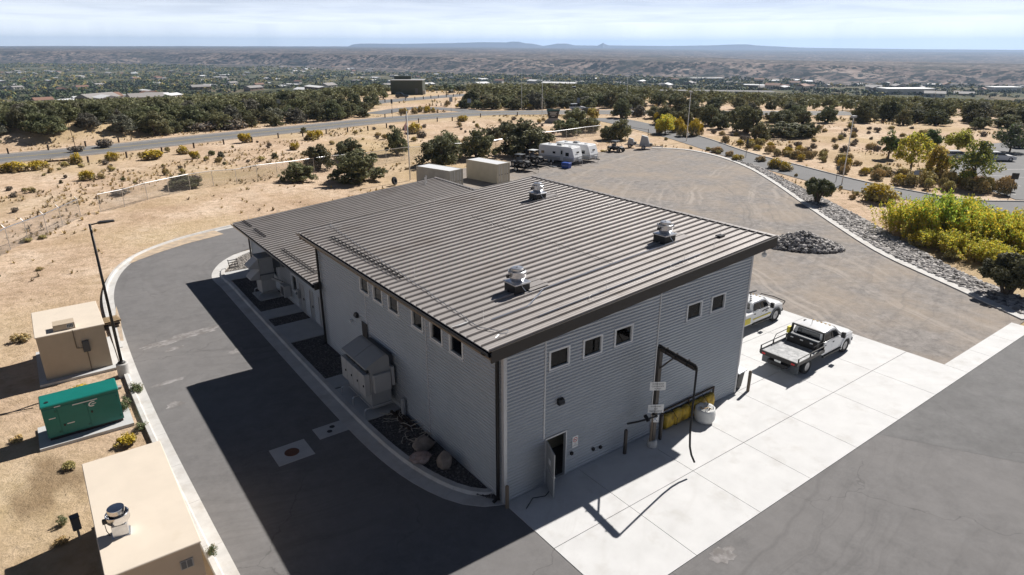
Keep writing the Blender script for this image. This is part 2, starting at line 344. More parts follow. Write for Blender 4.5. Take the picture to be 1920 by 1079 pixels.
def TH(x, y, full=False):
    x = np.asarray(x, float); y = np.asarray(y, float)
    d = np.hypot(x-CAM[0], y-CAM[1]); s = azs(x, y)
    prof = np.interp(d-np.interp(s, [.25,.36,.6,.75], [0,62,55,15])*sm(-d, -2000, -500), [0,190,260,400,620,900,1400,2000,2600,20000], [0,0,-3,-12,-25,-40,-58,-72,-82,-84])
    h = prof.copy()
    far = d > 150
    h += np.where(far, (fbm(x/90, y/90, 4, 3)-.47)*14*sm(d, 200, 900), 0)
    D0 = np.interp(s, [-.6,0,.18,.35,.5,.8,1.6], [4700,4500,3700,2700,2150,1780,1700])+(fbm(x/700, y/700, 4, 11)-.47)*900; wdt = 700+200*fbm(x/500, y/500, 3, 5)
    rid = 1-np.abs(2*fbm(x/130, y/130, 4, 21)-1)
    rid2 = 1-np.abs(2*fbm(x/420, y/420, 3, 27)-1)
    t = np.clip((d-D0)/wdt, 0, 1.0)
    HT = np.interp(s, [-.6,.0,.35,.6,.75,1.0,1.6], [-28,-28,-33,-37,-44,-50,-52])+(fbm(x/600, y/600, 3, 31)-.47)*16
    st = sm(t, 0, 1)*.45+.55*np.interp(t, [0,.25,.35,.6,.68,.9,1], [0,.12,.4,.5,.82,.92,1])
    mes = -84+(HT+84)*st - rid*34*np.sin(np.clip(t, 0, 1)*PI)-rid2*16*np.sin(np.clip(t,0,1)*PI)
    back = np.interp(d-D0-wdt, [0,1200,2500,6000], [0,1,1,1])
    plate = HT+(np.interp(s, [0,.45,.6,.72,1], [8,6,-8,-26,-30]))*sm(d-D0-wdt, 500, 1500)+(fbm(x/800, y/800, 4, 8)-.47)*10
    mes = np.where(t >= 1, HT*(1-back)+plate*back, mes)
    h = np.where(d > D0, np.maximum(mes, -84), h)
    # near relief away from the paved places
    near = d < 900
    pd = np.full(d.shape, 1e3)
    pd = np.where(near, np.minimum(segdist(x, y, PADBOX, True), segdist(x, y, YARD[::2], True)), pd)
    pd = np.where(near & (inside(x, y, PADBOX) | inside(x, y, YARD)), 0, pd)
    pd = np.where(near, np.minimum(pd, np.maximum(segdist(x, y, ROAD[::3])-6.5, 0)), pd)
    bd = np.minimum(segdist(x, y, BRN[::2]), segdist(x, y, BRF[::2])); bd = np.where(inside(x, y, BRN+BRF[::-1]) | inside(x, y, LOT), 0, bd)
    bd = np.minimum(bd, segdist(x, y, LOT, True)); bd = np.minimum(bd, np.maximum(np.minimum(segdist(x, y, UPR), segdist(x, y, UPL))-5, 0))
    pd = np.where(near, np.minimum(pd, bd), pd)
    amp = sm(pd, .8, 9)
    h = h+amp*((fbm(x/9, y/9, 4, 41)-.45)*.9+(fbm(x/1.6, y/1.6, 3, 51)-.45)*.22)*np.where(near, 1, 0)
    for c, hh, rr in MOUND: h = h+hh*np.exp(-((x-c[0])**2+(y-c[1])**2)/(rr*rr*.6))*sm(pd, 0, 13)
    h = h-.06
    if full: return h, d, s, t, pd, D0
    return h
def th1(x, y): return float(TH(np.array([x]), np.array([y]))[0])
def gt(px, py):       # pixel -> point on the terrain
    d = CF*FPX+CR*(px-960)+CU*(540-py); d = d/np.linalg.norm(d); t = np.geomspace(15, 6000, 220)
    for it in range(3):
        P = CAM[None]+d[None]*t[:, None]; below = P[:, 2] < TH(P[:, 0], P[:, 1]); i = int(np.argmax(below)) if below.any() else len(t)-1
        t = np.linspace(t[max(i-1, 0)], t[i], 24)
    return Vector((P[i, 0], P[i, 1], float(TH(P[i:i+1, 0], P[i:i+1, 1])[0])))
az = np.concatenate([np.radians(np.linspace(-180, -47, 40)), np.radians(np.linspace(-46, 46, 430)), np.radians(np.linspace(47, 180, 40))])
rr = np.concatenate([np.array([.5, 3, 6, 9]), np.linspace(11, 190, 170), np.geomspace(192, 1250, 95), np.linspace(1260, 4600, 250), np.geomspace(4650, 17000, 36)])
A, Rr = np.meshgrid(az, rr); gx = CAM[0]+Rr*(np.cos(A)*_fw[0]+np.sin(A)*_r[0]); gy = CAM[1]+Rr*(np.cos(A)*_fw[1]+np.sin(A)*_r[1])
gh, gd, gs, gtt, gpd, gD0 = TH(gx, gy, True)
nr, na = gx.shape
idx = np.arange(nr*na).reshape(nr, na); F4 = np.stack([idx[:-1, :-1], idx[1:, :-1], idx[1:, 1:], idx[:-1, 1:]], -1).reshape(-1, 4)[:, ::-1]
m = bpy.data.materials.new('terrain'); m.use_nodes = True; t_ = m.node_tree; N = t_.nodes; B = N['Principled BSDF']; B.inputs['Roughness'].default_value = .95; B.inputs['Specular IOR Level'].default_value = .1; K = t_.links.new
geo = N.new('ShaderNodeNewGeometry')
def _nz(scale, det=6, ro=.6, vec=None):
    n = N.new('ShaderNodeTexNoise'); n.inputs['Scale'].default_value = scale; n.inputs['Detail'].default_value = det; n.inputs['Roughness'].default_value = ro; K(vec or geo.outputs['Position'], n.inputs['Vector']); return n.outputs['Fac']
def _ramp(src, *st):
    r = N.new('ShaderNodeValToRGB'); e = r.color_ramp.elements
    while len(e) < len(st): e.new(.5)
    for el, (p, c) in zip(e, st): el.position = p; el.color = (*c, 1)
    K(src, r.inputs['Fac']); return r.outputs['Color']
def _mix(f, a, b, mode='MIX'):
    x = N.new('ShaderNodeMix'); x.data_type = 'RGBA'; x.blend_type = mode
    for s_, v_ in (('Factor', f), ('A', a), ('B', b)):
        if isinstance(v_, (int, float)): x.inputs[s_].default_value = v_
        elif isinstance(v_, tuple): x.inputs[s_].default_value = (*v_, 1)
        else: K(v_, x.inputs[s_])
    return x.outputs['Result']
sand = _ramp(_nz(.13, 7, .62), (.3,(.45,.315,.21)), (.5,(.61,.455,.325)), (.7,(.73,.585,.45)))
sand = _mix(_ramp(_nz(1.1, 8, .7), (.45,(0,0,0)), (.66,(.7,.7,.7))), sand, (.33,.235,.145))
sand = _mix(_ramp(_nz(.035, 4, .5), (.45,(0,0,0)), (.62,(.6,.6,.6))), sand, (.47,.36,.19))
mesa = _ramp(_nz(.011, 8, .68), (.32,(.075,.062,.06)), (.5,(.22,.168,.142)), (.66,(.44,.35,.295)))
mesa = _mix(_ramp(_nz(.04, 5, .7), (.47,(0,0,0)), (.53,(1,1,1))), mesa, (.022,.026,.022))
mesa = _mix(_ramp(_nz(.0035, 5, .6), (.5,(0,0,0)), (.62,(.7,.7,.7))), mesa, (.035,.04,.033))
valley = _ramp(_nz(.012, 8, .7), (.35,(.05,.06,.032)), (.5,(.1,.1,.055)), (.62,(.2,.16,.11)), (.75,(.28,.23,.17)))
va = N.new('ShaderNodeVertexColor'); va.layer_name = 'cover'; sp = N.new('ShaderNodeSeparateColor'); K(va.outputs['Color'], sp.inputs[0])
gcol = _mix(sp.outputs[0], sand, valley); gcol = _mix(sp.outputs[1], gcol, mesa); gcol = _mix(sp.outputs[2], gcol, (.24,.165,.095)); K(gcol, B.inputs['Base Color'])
bmp = N.new('ShaderNodeBump'); bmp.inputs['Strength'].default_value = .9; bmp.inputs['Distance'].default_value = .2; K(_nz(2.4, 9, .72), bmp.inputs['Height']); K(bmp.outputs[0], B.inputs['Normal'])
me = npmesh('ground', np.stack([gx, gy, gh], -1).reshape(-1, 3), F4, m, smooth=True)
ca = me.color_attributes.new('cover', 'FLOAT_COLOR', 'POINT')
cv = np.zeros((nr*na, 4), np.float32); cv[:, 3] = 1; cv[:, 0] = sm(gd, 260, 700).ravel(); cv[:, 1] = sm(gd-gD0, -60, 120).ravel(); 
for px_, py_, rx_2, ry_2 in ((110,905,1.9,1.1),(95,880,1.0,.8),(60,940,1.0,.7)):
    c_ = gp(px_, py_); e_ = ((gx-c_.x)/rx_2)**2+((gy-c_.y)/ry_2)**2+(fbm(gx*1.3, gy*1.3, 3, 61)-.45)*1.6; cv[:, 2] = np.maximum(cv[:, 2], (.75*(1-sm(e_, .5, 1.15))).ravel())
ca.data.foreach_set('color', cv.ravel())
g = struct('ground', me, None, 'sandy desert ground falling away to a valley and mesas')

# ================================================================ PAVING
def ribbon(P, hw, z, uvz=None):
    mb = MB(); vs = []
    for i, p in enumerate(P):
        d = (P[min(i+1, len(P)-1)]-P[max(i-1, 0)]).normalized(); n = Vector((-d.y, d.x, 0))
        vs += [p+n*hw+Vector((0,0,z)), p-n*hw+Vector((0,0,z))]
    return mb.add(vs, [(2*i, 2*i+1, 2*i+3, 2*i+2) for i in range(len(P)-1)])
def sheet(pts, z): return MB().add([(p[0], p[1], z) for p in pts], [tuple(range(len(pts)))])
lot = [(-9.6,-70),(75,-70),(75,-6.6),(-.15,-6.6),(-.15,-.1),(-3.0,2)]
drive = [Vector((75,-70,0)), Vector((75,-6.62,0)), Vector((-.12,-6.62,0)), Vector((-.12,-.1,0)), Vector((-.6,.5,0)), Vector((-1.4,1.9,0)), Vector((-2.1,4,0)), Vector((-2.5,8,0)), Vector((-2.5,34,0))]+GP([(397,517),(412,494),(440,477),(465,468)])+[Vector((22,44.5,0)), Vector((22,53.4,0))]+[p+Vector((-.05,0,0)) for p in OKR[::-1][1:]]
struct('asphalt_drive', sheet(drive, 0), M['asphalt'], 'dark asphalt yard and driveway curving around the metal building')
lotr = [(19,-30.2),(75,-72),(75,-6.63),(33.5,-6.63)]
struct('old_asphalt', sheet([(17.3,-6.63),(75,-6.63),(75,-60),(48,-60)], .004), M['asphalt_old'], 'paler older asphalt in the right foreground')
struct('road', ribbon(ROAD, ROADW, -.01), M['road_asphalt'], 'grey two lane road passing behind the yard')
struct('road_shoulder', ribbon(ROAD, ROADW+1.5, -.03), M['gravel'], 'gravel shoulder along the two lane road')
for k in (-.14, .14):
    lp = []
    for i, p in enumerate(ROAD):
        d = (ROAD[min(i+1, len(ROAD)-1)]-ROAD[max(i-1, 0)]).normalized(); lp.append(p+Vector((-d.y, d.x, 0))*k)
    struct('centre_line', ribbon(lp, .07, -.004), M['road_yellow'], 'yellow painted centre line of the road')
for k in (-4.2, 4.2):
    lp = []
    for i, p in enumerate(ROAD):
        d = (ROAD[min(i+1, len(ROAD)-1)]-ROAD[max(i-1, 0)]).normalized(); lp.append(p+Vector((-d.y, d.x, 0))*k)
    struct('edge_line', ribbon(lp, .08, -.004), M['road_white'], 'white painted edge line of the road')
struct('branch_road', MB().add([(p.x, p.y, -.005) for p in BRN]+[(p.x, p.y, -.005) for p in BRF], [(i, i+1, len(BRN)+i+1, len(BRN)+i) for i in range(len(BRN)-1)]), M['road_asphalt'], 'grey branch road curving past the gravel yard')
struct('parking_lot', sheet(LOT, -.002), M['road_asphalt'], 'asphalt parking lot at the right edge')
struct('upper_road', ribbon(UPR, 4.5, -.012), M['road_asphalt'], 'pale road in front of the dark green building'); struct('upper_lane', ribbon(UPL, 3.2, -.009), M['road_asphalt'], 'short lane joining the two lane road')
for i in range(4):
    a = gp(1822+i*6, 346-i*9); b = gp(1905+i*10, 366-i*16); struct('parking_line', ribbon([a, b], .08, .003), M['road_white'], 'white painted bay line in the parking lot')
struct('gravel_yard', sheet(YARD, -.012), M['gravel'], 'brown gravel yard with tyre tracks')
# tyre tracks and swept bands on the gravel are part of its colour: added in the material
gm = M['gravel'].node_tree; N = gm.nodes; K = gm.links.new; Bp = N['Principled BSDF']; src = Bp.inputs['Base Color'].links[0].from_socket
geo = N.new('ShaderNodeNewGeometry')
def tracks(centre, freq, lo, hi, seed, src_, colr, amt):
    vs = N.new('ShaderNodeVectorMath'); vs.operation = 'DISTANCE'; vs.inputs[1].default_value = (*centre, 0); K(geo.outputs['Position'], vs.inputs[0])
    wv = N.new('ShaderNodeTexNoise'); wv.inputs['Scale'].default_value = .22; wv.inputs['Detail'].default_value = 3; K(geo.outputs['Position'], wv.inputs['Vector'])
    ad = N.new('ShaderNodeMath'); ad.operation = 'MULTIPLY_ADD'; K(wv.outputs['Fac'], ad.inputs[0]); ad.inputs[1].default_value = 2.2; K(vs.outputs['Value'], ad.inputs[2])
    n1 = N.new('ShaderNodeTexNoise'); n1.noise_dimensions = '1D'; n1.inputs['Scale'].default_value = freq; n1.inputs['Detail'].default_value = 5; n1.inputs['Roughness'].default_value = .7; K(ad.outputs[0], n1.inputs['W'])
    n2 = N.new('ShaderNodeTexNoise'); n2.inputs['Scale'].default_value = .07; n2.inputs['Detail'].default_value = 4; mpp = N.new('ShaderNodeMapping'); mpp.inputs['Location'].default_value = (seed*17, seed*5, 0); K(geo.outputs['Position'], mpp.inputs['Vector']); K(mpp.outputs[0], n2.inputs['Vector'])
    r1 = N.new('ShaderNodeMapRange'); r1.inputs['From Min'].default_value = lo; r1.inputs['From Max'].default_value = hi; K(n1.outputs['Fac'], r1.inputs['Value'])
    r2 = N.new('ShaderNodeMapRange'); r2.inputs['From Min'].default_value = .4; r2.inputs['From Max'].default_value = .6; r2.inputs['To Max'].default_value = amt; K(n2.outputs['Fac'], r2.inputs['Value'])
    mu = N.new('ShaderNodeMath'); mu.operation = 'MULTIPLY'; K(r1.outputs[0], mu.inputs[0]); K(r2.outputs[0], mu.inputs[1])
    mx_ = N.new('ShaderNodeMix'); mx_.data_type = 'RGBA'; K(mu.outputs[0], mx_.inputs['Factor']); K(src_, mx_.inputs['A']); mx_.inputs['B'].default_value = (*colr, 1); return mx_.outputs['Result']
src = tracks((95,-25), 1.1, .5, .68, 1, src, (.37,.325,.283), .75); src = tracks((20,62), 1.6, .52, .66, 2, src, (.15,.136,.125), .5); src = tracks((70,60), 1.4, .54, .66, 3, src, (.18,.16,.142), .4); K(src, Bp.inputs['Base Color'])
# asphalt: fine cracks, sealed joints and darker tyre sweeps
def crackle(mn, colr, sweeps):
    global N, K, geo
    g_ = M[mn].node_tree; N = g_.nodes; K = g_.links.new; B_ = N['Principled BSDF']; src_ = B_.inputs['Base Color'].links[0].from_socket; geo = N.new('ShaderNodeNewGeometry')
    for c_, f_, lo_, hi_, sd_2, cl_, am_ in sweeps: src_ = tracks(c_, f_, lo_, hi_, sd_2, src_, cl_, am_)
    nz_ = N.new('ShaderNodeTexNoise'); nz_.inputs['Scale'].default_value = .8; nz_.inputs['Detail'].default_value = 4; K(geo.outputs['Position'], nz_.inputs['Vector'])
    va_ = N.new('ShaderNodeVectorMath'); va_.operation = 'MULTIPLY_ADD'; va_.inputs[1].default_value = (1.6,1.6,0); K(nz_.outputs['Color'], va_.inputs[0]); K(geo.outputs['Position'], va_.inputs[2])
    vo = N.new('ShaderNodeTexVoronoi'); vo.feature = 'DISTANCE_TO_EDGE'; vo.inputs['Scale'].default_value = .16; K(va_.outputs[0], vo.inputs['Vector'])
    mr = N.new('ShaderNodeMapRange'); mr.inputs['From Min'].default_value = .0; mr.inputs['From Max'].default_value = .006; mr.inputs['To Min'].default_value = .4; mr.inputs['To Max'].default_value = 0; K(vo.outputs['Distance'], mr.inputs['Value'])
    nm = N.new('ShaderNodeTexNoise'); nm.inputs['Scale'].default_value = .11; K(geo.outputs['Position'], nm.inputs['Vector']); mk = N.new('ShaderNodeMapRange'); mk.inputs['From Min'].default_value = .48; mk.inputs['From Max'].default_value = .56; K(nm.outputs['Fac'], mk.inputs['Value'])
    mu = N.new('ShaderNodeMath'); mu.operation = 'MULTIPLY'; K(mr.outputs[0], mu.inputs[0]); K(mk.outputs[0], mu.inputs[1])
    mx_ = N.new('ShaderNodeMix'); mx_.data_type = 'RGBA'; K(mu.outputs[0], mx_.inputs['Factor']); K(src_, mx_.inputs['A']); mx_.inputs['B'].default_value = (*colr, 1); K(mx_.outputs['Result'], B_.inputs['Base Color'])
g_c = M['concrete'].node_tree; N = g_c.nodes; K = g_c.links.new; geo = N.new('ShaderNodeNewGeometry'); B_c = N['Principled BSDF']; K(tracks((30,-45), .9, .5, .75, 8, tracks((14,-22), 1.2, .52, .72, 9, B_c.inputs['Base Color'].links[0].from_socket, (.5,.49,.47), .55), (.48,.475,.46), .45), B_c.inputs['Base Color'])
crackle('asphalt', (.045,.042,.04), [((2,38), 1.3, .5, .7, 4, (.105,.1,.098), .5), ((300,15), .6, .5, .75, 5, (.12,.114,.112), .25)])
crackle('asphalt_old', (.05,.048,.046), [((10,-300), .35, .5, .8, 6, (.12,.118,.117), .25)])
# concrete pad: slabs with open joints
pad = tag(bpy.data.objects.new('concrete_pad', None), 'pale jointed concrete pad along two sides of the building', None, None, 'structure'); col.objects.link(pad)
xs = [-.12, 3.85, 7.8, 11.45, 15.35, 19.4, 23.6, 27.8]; ys = [-6.62, -3.25, -.12]; jj = .012
cells = [(xs[i], xs[i+1], ys[j], ys[j+1]) for i in range(7) for j in range(2)]+[(xs[i], xs[i+1], a, b) for i in range(4, 7) for a, b in ((-.12,3.4),(3.4,7.4),(7.4,11.4),(11.4,15.4),(15.4,19.4))]
cells += [(27.8, 31.2, -6.62, -5.35), (31.2, 34.8, -6.62, -5.35), (34.8, 38.2, -6.62, -5.35)]
for x0, x1, y0, y1 in cells: MB().box(x0+jj, x1-jj, y0+jj, y1-jj, -.1, .02+random.uniform(-.0015,.0015)).build('concrete_slab', M['concrete'], pad)
MB().box(-.11, 27.79, -6.61, -.125, -.12, -.02).build('joint_base', M['curb_black'], pad); MB().box(15.4, 27.78, -.12, 19.38, -.12, -.02).build('joint_base', M['curb_black'], pad)
# kerbs: profile swept along a path, cast in short segments
def kerb(name, P, prof, step, mat_, label, close=.012):
    root = tag(bpy.data.objects.new(name, None), label, None, None, 'structure'); col.objects.link(root)
    Q = resample(P, step/3); 
    for k in range(0, len(Q)-3, 3):
        seg = [Q[k+j].copy() for j in range(4)]; e = (seg[-1]-seg[-2]).normalized()*close; seg[-1] = seg[-1]-e; rings = []
        for j in range(4):
            i = k+j; d = (Q[min(i+1, len(Q)-1)]-Q[max(i-1, 0)]).normalized(); n = Vector((-d.y, d.x, 0))
            rings.append([seg[j]+n*o+Vector((0,0,z)) for o, z in prof])
        MB().loft(rings, True, True).build('kerb_segment', mat_, root, math.radians(30))
    return root
# offset is to the left of travel
kerb('outer_kerb', OKR, [(-.02,-.1),(-.02,.012),(.42,-.002+.012),(.5,.15),(.68,.15),(.7,-.1)], 3.1, M['kerb_concrete'], 'pale concrete kerb and gutter on the outside of the driveway')
ik = [Vector((-.1,-.15,0)), Vector((-.9,.25,0)), Vector((-1.7,1.2,0)), Vector((-2.35,2.9,0)), Vector((-2.75,5,0)), Vector((-2.95,8,0)), Vector((-3.0,14,0)), Vector((-2.95,24,0)), Vector((-2.85,33,0))]+GP([(397,520),(410,497),(438,479),(465,470)])+[Vector((8,44.2,0)), Vector((20,44.6,0))]
IKC = catmull(ik, 8)
kerb('inner_kerb', IKC, [(.02,-.1),(.02,.014),(-.62,.012),(-.7,.15),(-.95,.15),(-.97,-.1)], 2.6, M['kerb_concrete'], 'concrete kerb and gutter beside the building gravel beds')
kerb('yard_kerb', GKC, [(-.4,-.1),(-.4,.07),(.4,.07),(.4,-.1)], 6, M['kerb_concrete'], 'white concrete edging around the gravel yard')
kerb('road_kerb', BRF[8:], [(-.02,-.1),(-.02,.12),(.16,.12),(.16,-.1)], 6, M['kerb_concrete'], 'concrete kerb on the far side of the branch road')
# beds, walks
inner = [p+Vector((.93*1, 0, 0)) for p in IKC]
bed = [(-.1,0),(-.7,.9),(-1.3,2.2),(-1.8,4),(-2.05,7),(-2.1,14),(-2.05,30),(-1.7,35.5),(-.5,38.6),(.8,40.6),(2.5,41.6),(20,43),(20,37.2),(.6,37.2),(.6,18),(0,18),(0,0)]
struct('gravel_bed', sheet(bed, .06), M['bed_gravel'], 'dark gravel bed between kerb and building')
for i, (y0, y1) in enumerate(((34.2,36.4),(24.6,26.2),(20.0,23.1),(12.9,14.2))):
    MB_ = MB(); MB_.box(-2.06, .62 if i < 3 else -.1, y0, y1, .0, .1+.003*i); 
    o = MB_.build('concrete_walk', M['slab_concrete']); tag(o, ['concrete walk beside the tall hooded air unit','concrete walk to the middle door of the low wing','wide concrete walk to the door beside the tall building','concrete walk beside the large air handler'][i], None, None, 'structure')
# pebbles (too small to pick apart)
ICO_V = []; phi = (1+5**.5)/2
for a, b in ((1,phi),(-1,phi),(1,-phi),(-1,-phi)): ICO_V += [(0,a,b),(a,b,0),(b,0,a)]
ICO_V = np.array(ICO_V)/np.linalg.norm([1,phi])
def _icof():
    import itertools
    f = []
    for t in itertools.combinations(range(12), 3):
        if all(abs(np.linalg.norm(ICO_V[a]-ICO_V[b])-1.0515) < .01 for a, b in itertools.combinations(t, 2)):
            a, b, c = t
            if np.dot(np.cross(ICO_V[b]-ICO_V[a], ICO_V[c]-ICO_V[a]), ICO_V[a]) < 0: b, c = c, b
            f.append((a, b, c))
    return np.array(f)
ICO_F = _icof()
def rocks_mesh(name, P, S, mt, jit=.3, flat=.6, mi=None):
    n = len(P); V = ICO_V[None]*(1+jit*(rng.random((n, 12, 1))-.5)*2)*S[:, None, None]
    sx = rng.uniform(.7, 1.4, (n, 1, 3)); sx[:, :, 2] *= flat; V = V*sx
    a = rng.uniform(0, 2*PI, n); c, s = np.cos(a)[:, None], np.sin(a)[:, None]
    X = V[:, :, 0]*c-V[:, :, 1]*s; Y = V[:, :, 0]*s+V[:, :, 1]*c; V = np.stack([X, Y, V[:, :, 2]], -1)+P[:, None]
    Fq = (ICO_F[None]+12*np.arange(n)[:, None, None]).reshape(-1, 3)
    return npmesh(name, V.reshape(-1, 3), Fq, mt, None if mi is None else np.repeat(mi, 20))
def scatter_poly(pts, n):
    xs_ = [p[0] for p in pts]; ys_ = [p[1] for p in pts]; out = np.zeros((0, 2))
    while len(out) < n:
        q = np.stack([rng.uniform(min(xs_), max(xs_), n*2), rng.uniform(min(ys_), max(ys_), n*2)], -1); out = np.concatenate([out, q[inside(q[:, 0], q[:, 1], pts)]])
    return out[:n]
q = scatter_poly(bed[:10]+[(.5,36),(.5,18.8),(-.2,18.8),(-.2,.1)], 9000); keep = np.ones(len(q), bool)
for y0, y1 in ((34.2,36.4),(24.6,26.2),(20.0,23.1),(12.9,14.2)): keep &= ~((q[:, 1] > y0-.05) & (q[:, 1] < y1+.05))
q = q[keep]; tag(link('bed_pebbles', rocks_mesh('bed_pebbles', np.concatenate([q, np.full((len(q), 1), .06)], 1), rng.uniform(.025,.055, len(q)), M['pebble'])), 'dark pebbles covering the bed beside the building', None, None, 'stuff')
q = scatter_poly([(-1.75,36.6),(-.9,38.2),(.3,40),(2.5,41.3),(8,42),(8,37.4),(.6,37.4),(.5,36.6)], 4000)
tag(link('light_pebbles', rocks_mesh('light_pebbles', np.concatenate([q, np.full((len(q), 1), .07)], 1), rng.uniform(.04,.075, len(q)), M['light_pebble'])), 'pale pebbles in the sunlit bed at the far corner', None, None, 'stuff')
# riprap strip
ro = catmull(GP([(1925,563),(1800,511),(1700,457),(1600,402),(1500,352),(1420,312)]), 8)
strip = [p+Vector((.45,.1,0)) for p in GKC[:54]]+ro[::-1]
q = scatter_poly(strip, 6500); tag(link('riprap_stones', rocks_mesh('riprap_stones', np.concatenate([q, np.full((len(q), 1), .04)], 1), rng.uniform(.08,.22, len(q)), M['rock'])), 'grey broken stones lining the outside of the yard kerb', None, None, 'stuff')
# white spills on the drive
def blot(px, rx, ry, ang, seed, label):
    r_ = random.Random(seed); c = gp(*px); pts = []
    for i in range(26):
        a = 2*PI*i/26; k = 1+r_.uniform(-.3,.3); x = rx*k*math.cos(a); y = ry*k*math.sin(a); pts.append((c.x+x*math.cos(ang)-y*math.sin(ang), c.y+x*math.sin(ang)+y*math.cos(ang)))
    struct('spill_mark', sheet(pts, .006), M['stain_white'], label)
blot((345,632), 2.6, .5, .18, 1, 'long pale spill across the sunlit driveway'); blot((325,655), .5, .25, .2, 2, 'small pale spill below the long spill'); blot((318,717), .9, .2, .1, 3, 'thin pale mark at the shadow edge'); blot((328,759), .45, .3, .1, 4, 'white blotch beside the kerb near the green generator'); blot((443,660), .5, .3, .5, 5, 'small pale mark at the tip of the sunlit patch'); blot((1355,1041), .55, .35, .0, 6, 'pale oval patch in the foreground asphalt')
# sand washed into the gutter on the outside of the bend
mat('sand_drift', (.6,.46,.31), .95, var=.2, vscale=3, dark=(.3,.25,.21), dscale=1.5, dthr=.5, damt=.7)
for k_, (pa, lab_) in enumerate((([(395,431),(330,446),(262,474),(240,497),(262,488),(300,474),(350,458),(420,440)], 'tan sand washed along the gutter on the outer bend'), ([(218,575),(216,600),(226,640),(232,640),(226,600)], 'tan sand in the gutter beside the pallets'))):
    struct('sand_drift', sheet([gp(x, y) for x, y in pa], .02), M['sand_drift'], lab_)
# manhole slabs
t = thing('manhole', 'square concrete collar with a round rusty manhole cover', 'manhole', (-5.85,8.55,0))
MB().box(-.82,.82,-.74,.74,-.05,.012).build('collar', M['slab_concrete'], t); MB().lathe([(.33,0),(.33,.02),(.29,.024),(.0,.024)], n=24).build('cover', M['rust'], t)
t = thing('cleanout', 'small concrete strip with two round black lids beside the kerb', 'utility cover', (-3.65,9.3,0))
MB().box(-.78,.7,-.52,.52,-.05,.011).build('collar', M['slab_concrete'], t)
for x, y in ((-.15,-.12),(.1,.2)): MB().lathe([(.13,0),(.13,.016),(0,.018)], (x,y,0), 16).build('lid', M['black'], t)
# ================================================================ BUILDINGS
def corr_wall(name, axis, fixed, out, a0, a1, z0, ztop, holes, parent, pitch=.15, dep=.034, mt='wall_metal', zmax=9):
    """horizontally corrugated sheet; axis 'x' runs along x at y=fixed, 'y' runs along y at x=fixed; out = +-1 outward side"""
    cuts = sorted(set([a0, a1]+[h[0] for h in holes]+[h[1] for h in holes]+list(np.arange(math.ceil(a0), a1, 1.5)))); cuts = [c for c in cuts if a0 <= c <= a1]
    zr = np.concatenate([np.arange(z0, zmax, pitch), np.arange(z0+.6*pitch, zmax, pitch)])
    # cut rows exactly at hole edges
    for h in holes: zr = np.append(zr, [h[2], h[3]])
    zr = np.unique(np.round(zr, 4)); mb = MB(); V = []; idm = {}
    def vid(ci, zi):
        c = cuts[ci]; z = min(zr[zi], ztop(c)); off = fixed+out*dep*np.interp(((zr[zi]-z0)/pitch+1e-4) % 1, [0,.6,1], [0,1,0])
        k = (ci, zi)
        if k not in idm: idm[k] = len(V); V.append((c, off, z) if axis == 'x' else (off, c, z))
        return idm[k]
    Fs = []
    for ci in range(len(cuts)-1):
        cm = (cuts[ci]+cuts[ci+1])/2; zt = max(ztop(cuts[ci]), ztop(cuts[ci+1]))
        for zi in range(len(zr)-1):
            if zr[zi] >= zt: break
            zm = (zr[zi]+zr[zi+1])/2
            if any(h[0] < cm < h[1] and h[2] < zm < h[3] for h in holes): continue
            Fs.append((vid(ci, zi), vid(ci+1, zi), vid(ci+1, zi+1), vid(ci, zi+1)))
    me = bpy.data.meshes.new(name); me.from_pydata(V, [], Fs); me.materials.append(M[mt]); me.validate()
    return link(name, me, parent)
def window(axis, fixed, out, a0, a1, z0, z1, parent, fw=.06):
    f = MB()
    def bx(u0, u1, d0, d1, w0, w1, mb):
        p, q_ = sorted((fixed+out*d0, fixed+out*d1))
        mb.box(u0, u1, p, q_, w0, w1) if axis == 'x' else mb.box(p, q_, u0, u1, w0, w1)
    bx(a0-.03, a0+fw, -.08, .05, z0-.03, z1+.03, f); bx(a1-fw, a1+.03, -.08, .05, z0-.03, z1+.03, f); bx(a0+fw, a1-fw, -.08, .048, z0-.03, z0+fw, f); bx(a0+fw, a1-fw, -.08, .048, z1-fw, z1+.03, f)
    o = f.build('window', M['frame_white'], parent)
    g_ = MB(); bx(a0+fw-.005, a1-fw+.005, -.045, -.035, z0+fw-.005, z1-fw+.005, g_); g_.build('pane', M['glass'], o)
    s_ = MB(); bx(a0-.06, a1+.06, .0, .075, z0-.065, z0-.032, s_); s_.build('sill', M['frame_white'], o)
def roof_panels(parent, x0, x1, z0, z1, y0, y1, pw=.5):
    n = int(round((y1-y0)/pw)); pw = (y1-y0)/n; mb = MB(); s_ = (z1-z0)/(x1-x0)
    # pan, two stiffening creases and the standing seam on its near edge
    prof = [(0,-.03),(0,.092),(.026,.092),(.03,.004),(pw*.36,.004),(pw*.38,.011),(pw*.4,.004),(pw*.66,.004),(pw*.68,.011),(pw*.7,.004),(pw-.001,.004),(pw-.001,-.03)]
    mb.loft([[(x0, y, z0+z) for y, z in prof], [(x1, y, z1+z) for y, z in prof]], True, True)
    me = mb.mesh('roof_panel', M['roof_metal'])
    for k in range(n):
        o = link('roof_panel', me, parent); o.location = (0, y0+k*pw, random.uniform(-.0015,.0015))
    mb = MB(); mb.yprism([(x1-.16,z1-.16*s_+.055),(x1-.16,z1-.16*s_+.075),(x1+.03,z1+.085),(x1+.03,z1-.1),(x1+.005,z1-.1),(x1+.005,z1+.04)], y0-.02, y1+.02); mb.build('ridge_cap', M['roof_metal'], parent)
RX0, RX1, RY0, RY1, RZ0, RZ1 = -.84, 16.66, -.33, 19.54, 7.13, 8.46
RS = (RZ1-RZ0)/(RX1-RX0); rz_ = lambda x: RZ0+RS*(x-RX0)
